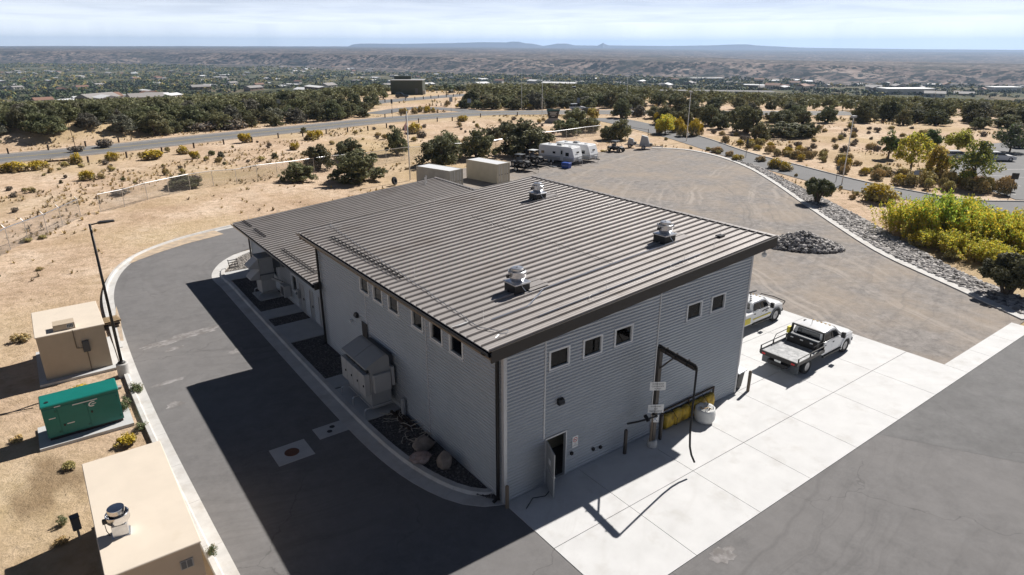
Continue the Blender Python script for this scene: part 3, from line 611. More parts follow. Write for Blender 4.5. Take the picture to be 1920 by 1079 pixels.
def roof_body(parent, x0, x1, y0, y1, z0, z1, dp):
    MB().loft([[(x0+.03,y,z0-.031),(x1-.02,y,z1-.031),(x1-.02,y,z1-dp+.06),(x0+.03,y,z0-dp+.06)] for y in (y0+.06, y1-.06)], True, True).build('soffit', M['soffit'], parent)
    for y in (y0, y1):     # rake fascia
        a, b = (y-.03, y+.055) if y == y0 else (y-.055, y+.03)
        MB().loft([[(x0,yy,z0+.02),(x1+.02,yy,z1+.02),(x1+.02,yy,z1-dp),(x0,yy,z0-dp)] for yy in (a, b)], True, True).build('rake_fascia', M['fascia'], parent)
    MB().box(x1-.015, x1+.03, y0+.06, y1-.06, z1-dp, z1+.0).build('high_fascia', M['fascia'], parent)
    MB().box(x0-.0, x0+.028, y0+.06, y1-.06, z0-.3, z0-.035).build('eave_fascia', M['fascia'], parent)
    gpf = [(x0-.01,z0-.04),(x0-.01,z0-.2),(x0-.1,z0-.2),(x0-.17,z0-.13),(x0-.17,z0-.02),(x0-.155,z0-.02),(x0-.155,z0-.12),(x0-.1,z0-.185),(x0-.025,z0-.185),(x0-.025,z0-.04)]
    MB().yprism(gpf, y0-.03, y1+.03).build('gutter', M['gutter'], parent)
bl = thing('metal_building', 'tall grey corrugated metal building with a brown single slope roof', 'building')
WX0, WX1, WY0, WY1 = -.12, 15.12, -.1, 18.7
fw_ = [(2.08,3.12),(3.88,4.93),(5.68,6.75),(10.36,11.42),(12.15,13.2)]; WZ0, WZ1 = 5.38, 6.22
lw_ = [(2.72,3.76),(4.36,5.38),(6.06,7.08),(8.4,9.46),(10.12,11.16),(11.7,12.75)]
ut = lambda x: rz_(x)-.4
corr_wall('front_wall', 'x', WY0, -1, WX0+.13, WX1-.1, .02, ut, [(a, b, WZ0, WZ1) for a, b in fw_]+[(2.0,3.08,.0,2.21)], bl, zmax=8.2)
corr_wall('left_wall', 'y', WX0, -1, WY0+.12, WY1, .02, lambda y: ut(WX0), [(a, b, WZ0, WZ1) for a, b in lw_], bl, zmax=7)
corr_wall('right_wall', 'y', WX1, 1, WY0+.12, WY1, .02, lambda y: ut(WX1), [], bl, pitch=.214, zmax=8.3)
corr_wall('rear_wall', 'x', WY1, 1, WX0+.02, WX1-.02, .02, ut, [], bl, pitch=.214, zmax=8.2)
for a, b in fw_: window('x', WY0, -1, a, b, WZ0, WZ1, bl)
for a, b in lw_: window('y', WX0, -1, a, b, WZ0, WZ1, bl)
MB().box(WX0-.035, WX0+.13, WY0-.035, WY0-.0, .03, ut(WX0)).build('corner_trim', M['trim_metal'], bl); MB().box(WX0-.035, WX0-.0, WY0+.002, WY0+.12, .03, ut(WX0)).build('corner_trim', M['trim_metal'], bl)
MB().box(WX1-.1, WX1+.035, WY0-.035, WY0+.1, .03, ut(WX1)).build('corner_trim', M['trim_metal'], bl)
for x in (1.88, 8.45): MB().box(x-.035, x+.035, WY0-.04, WY0-.0, 2.3 if x < 2 else .03, ut(x)-.02).build('joint_trim', M['trim_metal'], bl)
for y in (12.25, 5.82): MB().box(WX0-.04, WX0-.0, y-.03, y+.03, .08, 5.3 if y > 8 else ut(WX0)).build('joint_trim', M['trim_metal'], bl)
MB().box(WX0-.02, WX1+.02, WY0-.02, WY0+.15, -.1, .035).build('base_flashing', M['trim_metal'], bl); MB().box(WX0-.02, WX0+.12, WY0+.16, WY1, -.1, .09).build('base_flashing', M['trim_metal'], bl)
roof_body(bl, RX0, RX1, RY0, RY1, RZ0, RZ1, .46); roof_panels(bl, RX0-.05, RX1, RZ0, RZ1, RY0+.06, RY1-.06)
for x, y in ((WX0-.13, WY0+.25), (WX0-.13, WY1-.12)):
    d_ = MB(); d_.box(x-.06, x+.06, y-.05, y+.05, .12, 6.45); d_.bar((x, y, 6.42), (RX0-.09, y, 6.93), .1, .1); d_.bar((x, y, .2), (x-.25, y, .08), .1, .1); d_.build('downspout', M['black_metal'], bl)
for y in (1.1, 9.6, 17.5): MB().loft([[(RX0+.03, y-.12, 6.82), (WX0-.03, y-.12, 6.9), (WX0-.03, y-.12, 6.55)], [(RX0+.03, y+.12, 6.82), (WX0-.03, y+.12, 6.9), (WX0-.03, y+.12, 6.55)]], True, True).build('eave_bracket', M['soffit'], bl)
# interior
MB().box(.1, 15, .1, 18.5, -.05, .03).build('interior_floor', M['interior_floor'], bl); MB().box(1.6, 14.8, 1.7, 1.8, .03, 7.0).build('partition', M['interior'], bl); MB().box(1.5, 1.6, 1.9, 18.3, .03, 6.9).build('partition', M['interior'], bl)
for x in (8.45, 4.75, 11.1): MB().box(x-.05, x+.05, .1, 1.7, 3.2, 6.9).build('partition', M['interior'], bl)
# front door, open
df = MB(); df.box(1.95, 2.01, WY0-.05, WY0+.1, .03, 2.27); df.box(3.07, 3.13, WY0-.05, WY0+.1, .03, 2.27); df.box(2.012, 3.068, WY0-.049, WY0+.1, 2.2, 2.269); dfo = df.build('door_frame', M['trim_metal'], bl)
dd = MB().box(0, .045, -1.02, 0, .04, 2.17).build('door_leaf', M['unit_grey'], bl); dd.location = (2.0, WY0-.06, 0); dd.rotation_euler = (0, 0, math.radians(-22))
MB().box(-.03, 0, -.92, -.1, 1.02, 1.07).build('push_bar', M['galvanised'], dd); MB().box(.045, .09, -.95, -.86, 1.0, 1.06).build('handle', M['galvanised'], dd); MB().box(-.012, 0, -.6, -.35, 1.35, 1.6).build('notice', M['sign_white'], dd)
def wall_light(axis, fixed, out, a, z, parent):
    mb = MB(); pr = [(0,.13),(.14,.1),(.2,-.04),(.16,-.13),(0,-.13)]
    if axis == 'x': mb.loft([[(xx, fixed+out*d, z+h) for d, h in pr] for xx in (a-.14, a+.14)], True, True)
    else: mb.loft([[(fixed+out*d, yy, z+h) for d, h in pr] for yy in (a-.14, a+.14)], True, True)
    mb.build('wall_light', M['black'], parent)
wall_light('x', WY0-.02, -1, 2.68, 3.82, bl); wall_light('y', WX0-.02, -1, 13.45, 3.75, bl)
MB().cyl((14.9+1.15, WY0-.02, 7.68), (16.05, WY0-.02, 7.9), .05).lathe([(.02,-.2),(.1,-.16),(.13,-.06),(.1,.02),(.03,.05)], (16.05, WY0-.02, 7.66), 12).build('camera_dome', M['frame_white'], bl)
for x, z in ((3.42,1.0),(4.7,.7),(5.15,.62)): MB().box(x-.06, x+.06, WY0-.12, WY0-.02, z-.06, z+.06).build('hose_bib', M['black_metal'], bl)
MB().box(WX0-.16, WX0-.02, 14.2, 14.34, 3.05, 3.2).build('vent_hood', M['frame_white'], bl); MB().box(WX0-.18, WX0-.02, 12.4, 12.6, 2.15, 2.4).build('vent_hood', M['frame_white'], bl); MB().cyl((WX0-.16,8.25,.1),(WX0-.16,8.25,.95),.13,.13,12).lathe([(.1,0),(.13,.03),(.07,.1)], (WX0-.16,8.25,.95), 12).build('gas_meter', M['unit_grey'], bl)
# snow rail and cables on the roof
sr = MB()
for dx in (0, .16): sr.bar((.02+dx, 8.3, rz_(.02+dx)+.12), (.02+dx, 16.9, rz_(.02+dx)+.12), .03, .03)
for k in range(18): y = 8.4+k*.5; sr.box(.0, .2, y-.01, y+.01, rz_(.1)+.05, rz_(.1)+.11)
sr.build('snow_rail', M['black_metal'], bl)
def cable(pts, r, mt, name='roof_cable', zf=rz_, lift=.07):
    MB().tube([Vector((x, y, zf(x)+lift)) for x, y in pts], r, 5).build(name, M[mt], bl)
cable([(1.05,19.4)]+[(.95-.03*k+random.uniform(-.04,.04), 19-.5*k) for k in range(36)]+[(.3,.7)], .018, 'galvanised')
cable([(.3,.7),(.55,.55),(.4,.35),(.05,.45),(-.2,.3)], .016, 'galvanised', lift=.1)
cable([(-.2,2.2),(-.6,2.2),(-.9,2.25)], .03, 'frame_white', lift=.08)
cable([(7.9+.02*k, 14.4-.5*k+random.uniform(-.05,.05)) for k in range(24)], .01, 'black_metal')
cable([(.6,1.72),(2.4,1.72),(4.0,2.68),(7.4,2.7),(10,2.72),(12.4,2.7)], .025, 'galvanised', lift=.09)
cable([(2.2,.7),(5,.7),(8,.7),(12,.7)], .016, 'galvanised', lift=.08)
for cx, cy in ((5.3,.55),(10.3,.55),(15.4,9.8),(1.0,18.6)): cable([(cx+.45*math.cos(a)*1.2, cy+.22*math.sin(a)) for a in np.linspace(.5, 5.6, 14)], .008, 'unit_light', lift=.1)
for x, y in ((.95,18.9),(.6,8),(.4,2),(7.8,12),(7.6,6),(13,.7),(15.2,2),(15.2,15),(8,18.9),(5.9,.75),(10.9,.75)): MB().cyl((x,y,rz_(x)+.02),(x,y,rz_(x)+.6),.012,.004,5).build('lightning_rod', M['galvanised'], bl)
MB().box(14.6,15.0,1.55,1.85,rz_(14.8)+.02,rz_(14.8)+.1).build('roof_bracket', M['black_metal'], bl)
# low wing
LX0, LX1, LY0, LY1, LZ0, LZ1 = -.55, 18.25, 18.74, 36.6, 4.0, 5.56
lz_ = lambda x: LZ0+(LZ1-LZ0)*(x-LX0)/(LX1-LX0)
lb = thing('low_metal_wing', 'lower grey corrugated metal wing behind the tall building', 'building')
low_wins = [(25.3,26.4,1.15,2.4),(29.7,30.8,1.05,2.45)]; low_doors = [(24.0,24.85,.1,2.2),(20.2,21.25,.1,2.25),(22.3,22.9,.1,2.2)]
corr_wall('left_wall', 'y', .5, -1, 18.75, 36.2, .1, lambda y: lz_(.5)-.3, low_wins+low_doors, lb, zmax=4.2); corr_wall('rear_wall', 'x', 36.2, 1, .5, 17.8, .1, lambda x: lz_(x)-.3, [], lb, pitch=.214, zmax=5.5); corr_wall('right_wall', 'y', 17.8, 1, 18.75, 36.2, .1, lambda y: lz_(17.8)-.3, [], lb, pitch=.214, zmax=5.6)
MB().box(.46,.6,18.75,36.2,-.05,.12).build('base_flashing', M['trim_metal'], lb)
for a, b, c, d in low_wins: window('y', .5, -1, a, b, c, d, lb)
for a, b, c, d in low_doors:
    o = MB().box(.5, .55, a+.01, b-.01, c+.01, d-.01).build('door', M['unit_light'] if a < 22 else M['unit_grey'], lb); MB().box(.42,.5,a+.1,a+.16,1.05,1.2).build('handle', M['black_metal'], o)
    MB().box(.45,.5,a-.05,a,c,d+.05).box(.45,.5,b,b+.05,c,d+.05).box(.452,.5,a,b,d,d+.05).build('frame', M['trim_metal'], o)
roof_body(lb, LX0, LX1, LY0, LY1, LZ0, LZ1, .36); roof_panels(lb, LX0-.05, LX1, LZ0, LZ1, LY0+.06, LY1-.06)
for a, b in ((20.4,26.8),(30.6,33.2),(34.2,36.4)):
    sr = MB()
    for dx in (0,.16): sr.bar((.1+dx, a, lz_(.1+dx)+.12), (.1+dx, b, lz_(.1+dx)+.12), .03, .03)
    for k in range(int((b-a)/.5)+1): sr.box(.08,.28,a+k*.5-.01,a+k*.5+.01,lz_(.2)+.05,lz_(.2)+.11)
    sr.build('snow_rail', M['black_metal'], lb)
d_ = MB(); d_.box(.32,.42,36.05,36.15,.12,3.6); d_.bar((.37,36.1,3.6),(LX0-.05,36.1,3.8),.1,.1); d_.build('downspout', M['black_metal'], lb)
wall_light('y', .48, -1, 22.0, 2.9, lb); wall_light('y', .48, -1, 27.6, 2.7, lb)
for x, y in ((16.6,35.4),(16.2,34.9)): MB().cyl((x,y,lz_(x)),(x,y,lz_(x)+.7),.05,.05,8).build('vent_pipe', M['galvanised'], lb)
for x, y in ((.6,36.2),(3,36.3),(.8,28)): MB().cyl((x,y,lz_(x)),(x,y,lz_(x)+.55),.012,.005,5).build('lightning_rod', M['galvanised'], lb)
# ---------------------------------------------------------------- roof fans
def roof_fan(label, x, y, s=1.0, zf=rz_, curb=True):
    t = thing('roof_fan', label, 'roof fan', (x, y, zf(x)), 0, 'exhaust fans on the metal roof'); k = s
    c_ = MB(); c_.loft([[(a*.43*k, b*.43*k, (a*.43*k)*RS-.02 if z == 0 else z) for a, b in ((-1,-1),(1,-1),(1,1),(-1,1))] for z in (0, .42*k)], True, True); c_.build('curb', M['curb_black'], t)
    MB().box(-.48*k,.48*k,-.48*k,.48*k,.42*k,.5*k,.02).build('base_plate', M['galvanised'], t)
    MB().lathe([(.3*k,.5*k),(.34*k,.62*k),(.4*k,.68*k),(.43*k,.72*k),(.43*k,1.0*k),(.4*k,1.02*k),(.4*k,.8*k),(.32*k,.8*k)], n=24).build('wind_band', M['galvanised'], t, math.radians(35))
    MB().lathe([(.3*k,.8*k),(.3*k,1.13*k),(.28*k,1.15*k),(.05*k,1.17*k),(.05*k,1.2*k),(0,1.2*k)], n=22).build('motor_cover', M['galvanised'], t, math.radians(35))
    for a in (.4, 2.0, 3.6, 5.2): MB().box(-.03,.03,-.03,.03,.9*k,1.0*k).build('clip', M['galvanised'], t).location = (.45*k*math.cos(a), .45*k*math.sin(a), 0)
    MB().box(-.6*k,-.5*k,-.06,.06,.75*k,.9*k).cyl((-.55*k,0,.85*k),(-.43*k,0,.85*k),.02).build('switch', M['black'], t)
    MB().tube([(-.1,-.47*k,.5*k),(-.05,-.5*k,.3),(.1,-.62*k,.05),(.4,-.62*k,.06)], .016, 5).build('conduit', M['galvanised'], t)
    return t
roof_fan('large galvanised exhaust fan near the front of the brown roof', 3.2, 3.5, .92); roof_fan('galvanised exhaust fan near the right high edge of the brown roof', 12.35, 3.25, .9); roof_fan('galvanised exhaust fan near the far corner of the brown roof', 13.1, 14.5, .9)
# saddle flashing behind each fan
for x, y in ((3.2,3.5),(12.35,3.25),(13.1,14.5)): MB().loft([[(x+.3,y-.55,rz_(x+.3)+.056),(x+1.4,y-.55,rz_(x+1.4)+.056),(x+1.4,y+.5,rz_(x+1.4)+.058),(x+.3,y+.5,rz_(x+.3)+.058)],[(x+.3,y-.55,rz_(x+.3)+.06),(x+1.4,y-.55,rz_(x+1.4)+.06),(x+1.4,y+.5,rz_(x+1.4)+.062),(x+.3,y+.5,rz_(x+.3)+.062)]], True, True).build('fan_flashing', M['roof_metal'], bl)
# ---------------------------------------------------------------- air handlers
t = thing('air_handler', 'large grey air handler with curved double hood against the tall wall', 'air handler', (0,0,0))
MB().box(-2.05,-.2,8.85,12.7,.03,.14).build('pad', M['slab_concrete'], t)
MB().box(-1.5,-.45,9.2,12.1,.5,1.35).build('base_section', M['unit_grey'], t)
for k, y in enumerate((9.24, 9.96, 10.68, 11.4)): o = MB().box(-1.82,-1.5,y,y+.68,1.2,2.35,.03).build('filter_door', M['unit_light'], t); MB().box(-1.86,-1.82,y+.06,y+.12,1.7,1.8).build('handle', M['black'], o)
MB().box(-1.5,-.45,9.2,12.1,1.352,2.38).build('body', M['unit_grey'], t); MB().box(-1.4,-.5,8.98,9.2,1.35,2.3,.02).build('end_panel', M['unit_light'], t); MB().box(-.45,-.3,9.0,9.7,1.5,2.5).build('control_box', M['unit_light'], t)
for y0, y1 in ((9.2,10.62),(10.66,12.08)):
    pr = [(-.45,2.385),(-.45,2.98),(-.48,3.08),(-.56,3.15),(-.68,3.17),(-.8,3.14),(-1.74,2.72),(-1.74,2.64),(-1.52,2.6),(-1.5,2.385)]
    MB().yprism(pr, y0, y1).build('hood', M['unit_grey'], t, math.radians(25))
for y in (9.5, 10.1, 10.95, 11.55): MB().box(-1.62,-1.49,y-.18,y+.3,2.385,2.58).build('damper', M['black'], t)
MB().box(-.44,-.15,9.4,11.9,2.4,3.0).build('duct', M['panel_dark'], t); MB().box(-.2,-.165,12.2,12.85,2.6,3.6).build('wall_opening', M['black'], t)
for y in (9.1, 10.6, 12.0): MB().tube([(-1.95,y,.12),(-1.95,y,.52),(-1.88,y,.58),(-.5,y,.58)], .035, 6).build('leg_frame', M['galvanised'], t)
MB().box(-1.55,-.4,9.15,12.15,.44,.5).build('skid', M['unit_light'], t)
t = thing('air_handler', 'tall grey air unit with slanted side hoods beside the low wing', 'air handler')
MB().box(-1.35,.3,28.3,30.3,.03,.13).build('pad', M['slab_concrete'], t)
MB().box(-1.05,-.05,28.5,29.8,.5,1.5).build('base_section', M['unit_light'], t); MB().box(-1.02,-.08,28.53,29.77,1.502,3.1).build('body', M['unit_grey'], t)
MB().box(-1.12,.0,28.45,29.9,3.1,3.2).build('top_cap', M['unit_grey'], t); MB().box(-1.07,-.03,28.48,28.52,1.9,2.0).build('band', M['panel_grey'], t)
for z in (2.3, 1.45): MB().yprism([(-1.05,z+.85),(-1.75,z+.3),(-1.75,z+.2),(-1.05,z+.1)], 28.6, 29.7).build('hood', M['unit_light'], t)
for y in (28.4, 29.7): MB().tube([(-1.3,y,.1),(-1.3,y,.55),(-1.2,y,.62),(.1,y,.62),(.2,y,.5),(.2,y,.1)], .035, 6).build('leg_frame', M['galvanised'], t)
MB().box(-.05,.48,28.8,29.5,2.2,2.9).build('duct', M['panel_grey'], t); MB().bar((-.3,28.4,1.6),(.3,27.6,1.3),.15,.15).build('conduit_box', M['unit_grey'], t)
t = thing('condenser', 'grey wall mounted condenser box between the low wing windows', 'condenser', (.1,27.2,0)); MB().box(-.15,.35,-.45,.45,.55,1.35,.02).build('case', M['unit_light'], t); MB().box(-.17,-.15,-.35,.2,.65,1.25).build('grille', M['panel_dark'], t)
for y in (-.35,.35): MB().bar((-.15,y,.52),(.38,y,.52),.05,.05).build('bracket', M['galvanised'], t)
t = thing('electric_meter', 'small grey electric meter box on the low wing wall', 'meter box', (.4,24.95,0)); MB().box(-.1,.08,-.18,.18,1.0,1.6).build('box', M['unit_grey'], t); MB().cyl((0,0,.12),(0,0,1.0),.03).build('conduit', M['galvanised'], t); MB().lathe([(.09,0),(.09,.08),(.05,.1)], n=12).build('dial', M['glass'], t).rotation_euler = (0,-PI/2,0); t.children[-1].location = (-.1,0,1.35)
t = thing('boot_rack', 'low black metal rack standing on pale gravel by the low wing corner', 'rack', gp(438,503,.07), .1)
for x in (-.35,.35): MB().bar((x,-.15,0),(x,.1,.75),.04,.04).build('upright', M['black_metal'], t)
for z in (.12,.3,.48,.66): MB().bar((-.38,-.15+z/3,z),(.38,-.15+z/3,z),.1,.04).build('rail', M['black_metal'], t)
# boulders
def boulder(label, x, y, sx, sy, sz, mt, rz, seed, rough=.12):
    import bmesh
    bm = bmesh.new(); bmesh.ops.create_icosphere(bm, subdivisions=4, radius=1); r_ = random.Random(seed); cs = [(Vector((r_.uniform(-1,1), r_.uniform(-1,1), r_.uniform(-1,1))).normalized(), r_.uniform(.62,.9)) for _ in range(9)]
    for v in bm.verts:
        n = v.co.normalized(); k = 1.0
        for c, d in cs:
            q_ = n.dot(c)
            if q_*k > d: k = d/q_*(.8)+k*.2
        k *= 1+rough*(fbm(np.array([n.x*2+seed]), np.array([n.y*2+n.z*3]), 4, seed)[0]-.45); v.co = Vector((n.x*sx*k, n.y*sy*k, n.z*sz*k+sz*.75))
    me = bpy.data.meshes.new('boulder'); bm.to_mesh(me); bm.free(); me.materials.append(M[mt]); me.shade_smooth(); o = link('boulder', me); o.location = (x, y, .04); o.rotation_euler = (0, 0, rz)
    return tag(o, label, 'boulder', 'boulders in the dark gravel bed')
boulder('smooth brown oval boulder closest to the wall panel joint', -.9, 5.15, .6, .42, .36, 'boulder_brown', .3, 3, .1); boulder('jagged reddish boulder with a pale top nearest the kerb', -1.5, 4.35, .5, .34, .3, 'boulder_red', -.5, 8, .35); boulder('upright speckled brown boulder nearest the building corner', -.85, 3.4, .4, .35, .46, 'boulder_brown', .9, 12, .12)
t = thing('bleached_branches', 'pile of pale bleached branches along the wall behind the boulders', 'branches')
r_ = random.Random(5)
for k in range(26):
    y = 5.4+k*.13; x = -.55+r_.uniform(-.45,.3); a = r_.uniform(0, 6.3); p = Vector((x, y, .08)); pts = [p]
    for j in range(6): a += r_.uniform(-.7,.7); p = p+Vector((math.cos(a)*.14, math.sin(a)*.14, r_.uniform(-.05,.09) if p.z > .1 else .06)); pts.append(p)
    MB().tube(pts, r_.uniform(.012,.024), 5).build('branch', M['bleached'], t)
for i, y in enumerate((8.0, 7.7)): tag(MB().box(-.75+.25*i,-.6+.25*i,6.9,8.9-.2*i,.07,.2).build('timber', M['dark_wood']), ['weathered timber lying along the wall, outer one','weathered timber lying along the wall, inner one'][i], 'timber')
# ================================================================ LEFT SIDE: sheds, generator, lamp
def shed(label, x0, x1, y0, y1, h, padm):
    t = thing('utility_shed', label, 'shed', ((x0+x1)/2, y0, 0)); w = (x1-x0)/2; d = y1-y0
    MB().box(-w-padm,w+padm,-padm*1.3,d+padm,-.05,.1).build('pad', M['slab_concrete'], t)
    MB().box(-w,w,0,d,.1,h-.06).build('walls', M['shed_tan'], t)
    MB().box(-w-.05,w+.05,-.05,d+.05,h-.06,h,.02).build('roof', M['shed_roof'], t)
    return t, w, d
s1y1 = gp(58,588,2.7).y
t, w_, d_ = shed('tan cube shaped utility shed standing beside the light pole', -14.45, -11.28, 23.1, s1y1, 2.7, .35)
MB().box(.38,.72,-.12,0,1.3,1.95,.01).build('meter_box', M['panel_dark'], t); MB().cyl((.55,-.05,.1),(.55,-.05,1.3),.025).build('conduit', M['post_tan'], t); MB().tube([(.1,-.04,2.72),(.1,-.04,1.6),(.38,-.04,1.55)], .02, 6).build('conduit', M['post_tan'], t)
o = MB().loft([[(-.75,.25,2.7),(.28,.25,2.7),(.28,.6,2.7),(-.75,.6,2.7)],[(-.72,.25,3.05),(.28,.25,3.05),(.28,1.0,3.05),(-.72,1.0,3.05)]], True, True).build('roof_vent_hood', M['shed_tan'], t); MB().box(-.1,.2,.235,.25,2.78,3.0).build('grille', M['frame_white'], o)
for k in range(4): MB().box(-.08+k*.07,-.03+k*.07,.228,.236,2.8,2.98).build('grille_slot', M['panel_dark'], o)
t, w_, d_ = shed('long tan utility shed in the near left foreground with a steel roof fan', -13.5, -10.95, 1.35, 8.2, 2.8, .12)
o = MB().box(.62,1.0,-.03,0,1.98,2.3).build('wall_vent', M['unit_grey'], t)
for k in range(2): MB().box(.65+k*.17,.79+k*.17,-.04,-.03,2.01,2.27).build('vent_pane', M['panel_grey'], o)
p = gp(228,1000,2.8); t = thing('shed_fan', 'shiny stainless exhaust fan on the roof of the long tan shed', 'roof fan', (p.x, p.y, 2.8), -.12)
MB().box(-.22,.22,-.2,.2,0,.42).build('curb', M['galvanised'], t); MB().box(-.26,.26,-.24,.24,0,.02).build('flange', M['galvanised'], t)
MB().lathe([(.16,.42),(.3,.5),(.34,.56),(.34,.78),(.32,.8),(.3,.78),(.29,.62),(.2,.6)], n=28).build('wind_band', M['steel_shiny'], t, math.radians(35)); MB().lathe([(.24,.6),(.25,.96),(.24,.985),(.02,1.0),(0,1.0)], n=28).build('motor_cover', M['steel_shiny'], t, math.radians(35))
MB().box(-.42,-.32,-.1,.02,.55,.68).build('switch', M['black'], t); MB().tube([(-.37,-.08,.55),(-.36,-.1,.3),(-.3,-.05,.05),(-.4,.1,.02)], .012, 5).build('cable', M['black'], t)
p = gp(150,1010); t = thing('pedestal_box', 'small dark grey pedestal box beside the long tan shed', 'utility box', (p.x, p.y, 0), .1)
MB().box(-.04,.04,-.05,.05,0,.5).build('post', M['galvanised'], t); MB().box(-.14,.14,-.12,.12,.45,1.0,.02).build('box', M['panel_grey'], t); MB().box(-.15,.15,-.17,.13,1.0,1.03).build('lid', M['panel_dark'], t)
# generator
t = thing('generator', 'green standby generator enclosure on a concrete pad', 'generator', (-13.15, 15.95, 0))
MB().box(-1.95,1.88,-.5,1.75,-.05,.1).build('pad', M['slab_concrete'], t); MB().box(-1.5,1.5,.04,1.2,.1,.25).build('skid', M['black'], t)
MB().box(-1.55,1.55,0,1.25,.25,1.82).build('enclosure', M['gen_green'], t); MB().box(-1.58,1.58,-.04,1.29,1.82,1.92,.04).build('roof', M['gen_green'], t)
for x0, x1 in ((-1.52,-.98),(-.95,.18),(.22,1.5)):
    o = MB().box(x0,x1,-.02,0,.3,1.72,.008).build('door_panel', M['gen_green'], t)
    for z in (.42,1.5): MB().box(x1-.1,x1-.03,-.045,-.02,z,z+.08).build('hinge', M['gen_line'], o)
for x, z, l in ((-1.35,1.2,.26),(-.72,.75,.3),(-.35,1.62,1.0),(-1.05,1.74,.25)): MB().box(x,x+l,-.03,-.02,z,z+.045).build('warning_strip', M['sign_white'], t)
MB().box(-.85,-.78,-.05,-.02,.7,.8).build('latch', M['black'], t); MB().box(.3,.37,-.05,-.02,1.0,1.1).build('latch', M['black'], t); MB().lathe([(.09,0),(.09,.02),(0,.02)], (-1.3,.35,1.92), 12).build('filler_cap', M['black'], t)
# maker's mark: a broad letter C with a small letter inside
lg = MB(); 
for k in range(14):
    a0 = math.radians(55+k*18); a1 = math.radians(55+(k+1)*18); f_ = lambda a, r: (.42+r*1.25*math.cos(a)+.25*r*math.sin(a), -.024, 1.45+r*math.sin(a))
    lg.add([f_(a0,.135), f_(a1,.135), f_(a1,.08), f_(a0,.08)], [(0,1,2,3)])
lg.add([(.36,-.024,1.41),(.56,-.024,1.43),(.58,-.024,1.47),(.4,-.024,1.46)], [(0,1,2,3)]); lg.build('emblem', M['sign_white'], t)
tag(MB().tube([Vector(gp(x, y, .04)) for x, y in ((-40,787),(0,778),(40,770),(62,766))], .025, 5).build('cable', M['black']), 'black cable running from the generator across the sand', 'cable')
# light pole
p = gp(233,703); t = thing('light_pole', 'tall black light pole on a round concrete base beside the drive', 'street light', (p.x, p.y, 0))
MB().lathe([(.3,-.1),(.3,.68),(.27,.72),(0,.72)], n=20).build('base', M['kerb_concrete'], t, math.radians(35)); MB().lathe([(.2,.72),(.2,.78),(.12,.84),(0,.84)], n=14).build('base_cover', M['black_metal'], t)
MB().cyl((0,0,.75),(0,0,8.75),.085,.06,10).build('pole', M['black_metal'], t, True); MB().bar((0,0,8.7),(.45,-.1,8.78),.06,.06).build('arm', M['black_metal'], t)
MB().loft([[(.35,-.17,8.72),(.35,.0,8.72),(.35,.0,8.82),(.35,-.17,8.82)],[(.5,-.28,8.74),(.5,.08,8.74),(.5,.08,8.84),(.5,-.28,8.84)],[(1.1,-.38,8.78),(1.1,-.06,8.78),(1.1,-.06,8.84),(1.1,-.38,8.84)]], True, True).build('lamp_head', M['black_metal'], t)
# pallets
p0 = gp(203,612)
for k in range(3):
    t = thing('pallet', ['wooden pallet at the top of the pallet stack behind the light pole','wooden pallet in the middle of the pallet stack behind the light pole','dark wooden pallet at the bottom of the pallet stack behind the light pole'][2-k], 'pallet', (p0.x+.05*k, p0.y-.1+.05*k, .02+.145*k), .1*k-.05, 'pallets behind the light pole'); mt = M['wood'] if k == 2 else M['dark_wood']
    for i in range(6): MB().box(-.6,.6,-.5+i*.18,-.4+i*.18,.115,.135).build('board', mt, t)
    for x in (-.55,0,.55): MB().box(x-.04,x+.04,-.5,.5,.02,.115).build('stringer', mt, t)
    for y in (-.5,-.05,.4): MB().box(-.6,.6,y,y+.1,0,.02).build('board', mt, t)
p = gp(215,650); tag(MB().box(-.55,.4,-.5,.5,-.03,.05).build('stepping_slab', M['slab_concrete']), 'small concrete slab behind the light pole', 'slab').location = (p.x, p.y, 0)
p = gp(220,728); tag(MB().box(-.2,.2,-.12,.12,-.03,.06).build('splice_box', M['unit_light']), 'small pale ground box at the foot of the light pole base', 'utility box').location = (p.x, p.y, 0)
# ================================================================ FRONT: fill pipe, bollards, bags
mp_ = gp(1222,838); t = thing('water_fill_pipe', 'dark overhead water fill pipe with hanging hose and clearance signs', 'standpipe', (mp_.x, mp_.y, .02), -.13)
# local: -y is out over the pad
MB().lathe([(.22,-.02),(.24,.1),(.22,.3),(.17,.36),(0,.36)], n=16).build('footing', M['kerb_concrete'], t, True); MB().box(-.09,.09,-.09,.09,.3,5.05).build('mast', M['bronze_post'], t); MB().cyl((-.14,-.02,.3),(-.14,-.02,1.75),.06,.06,10).build('riser', M['post_tan'], t)
MB().bar((0,.12,5.0),(0,-2.15,5.0),.12,.16).build('arm', M['bronze_post'], t); MB().tube([(0,.1,5.14),(0,-2.1,5.14),(0,-2.2,5.08),(0,-2.22,4.9)], .055, 8).build('fill_line', M['black_metal'], t); MB().bar((0,-.05,4.05),(0,-.85,4.92),.06,.06).build('brace', M['bronze_post'], t)
for y in (-.4,-1.0,-1.7): MB().box(-.08,.08,y-.03,y+.03,4.92,5.21).build('clamp', M['black_metal'], t)
hs = [Vector((0,-2.22,4.9)), Vector((0,-2.22,3.2)), Vector((.02,-2.23,1.9)), Vector((.05,-2.27,1.3)), Vector((.12,-2.34,.9)), Vector((.24,-2.45,.55))]; MB().tube(hs, .045, 8).build('hose', M['rubber'], t)
lw2 = MB(); lw2.tube([(-.14,-.05,1.75),(-.14,-.3,1.85),(-.2,-.36,1.85),(-.7,-.35,1.85),(-1.1,-.15,1.72),(-1.5,.1,1.6)], .045, 6); lw2.cyl((-.75,-.45,1.8),(-.75,-.2,1.98),.09); lw2.build('branch_line', M['black_metal'], t)
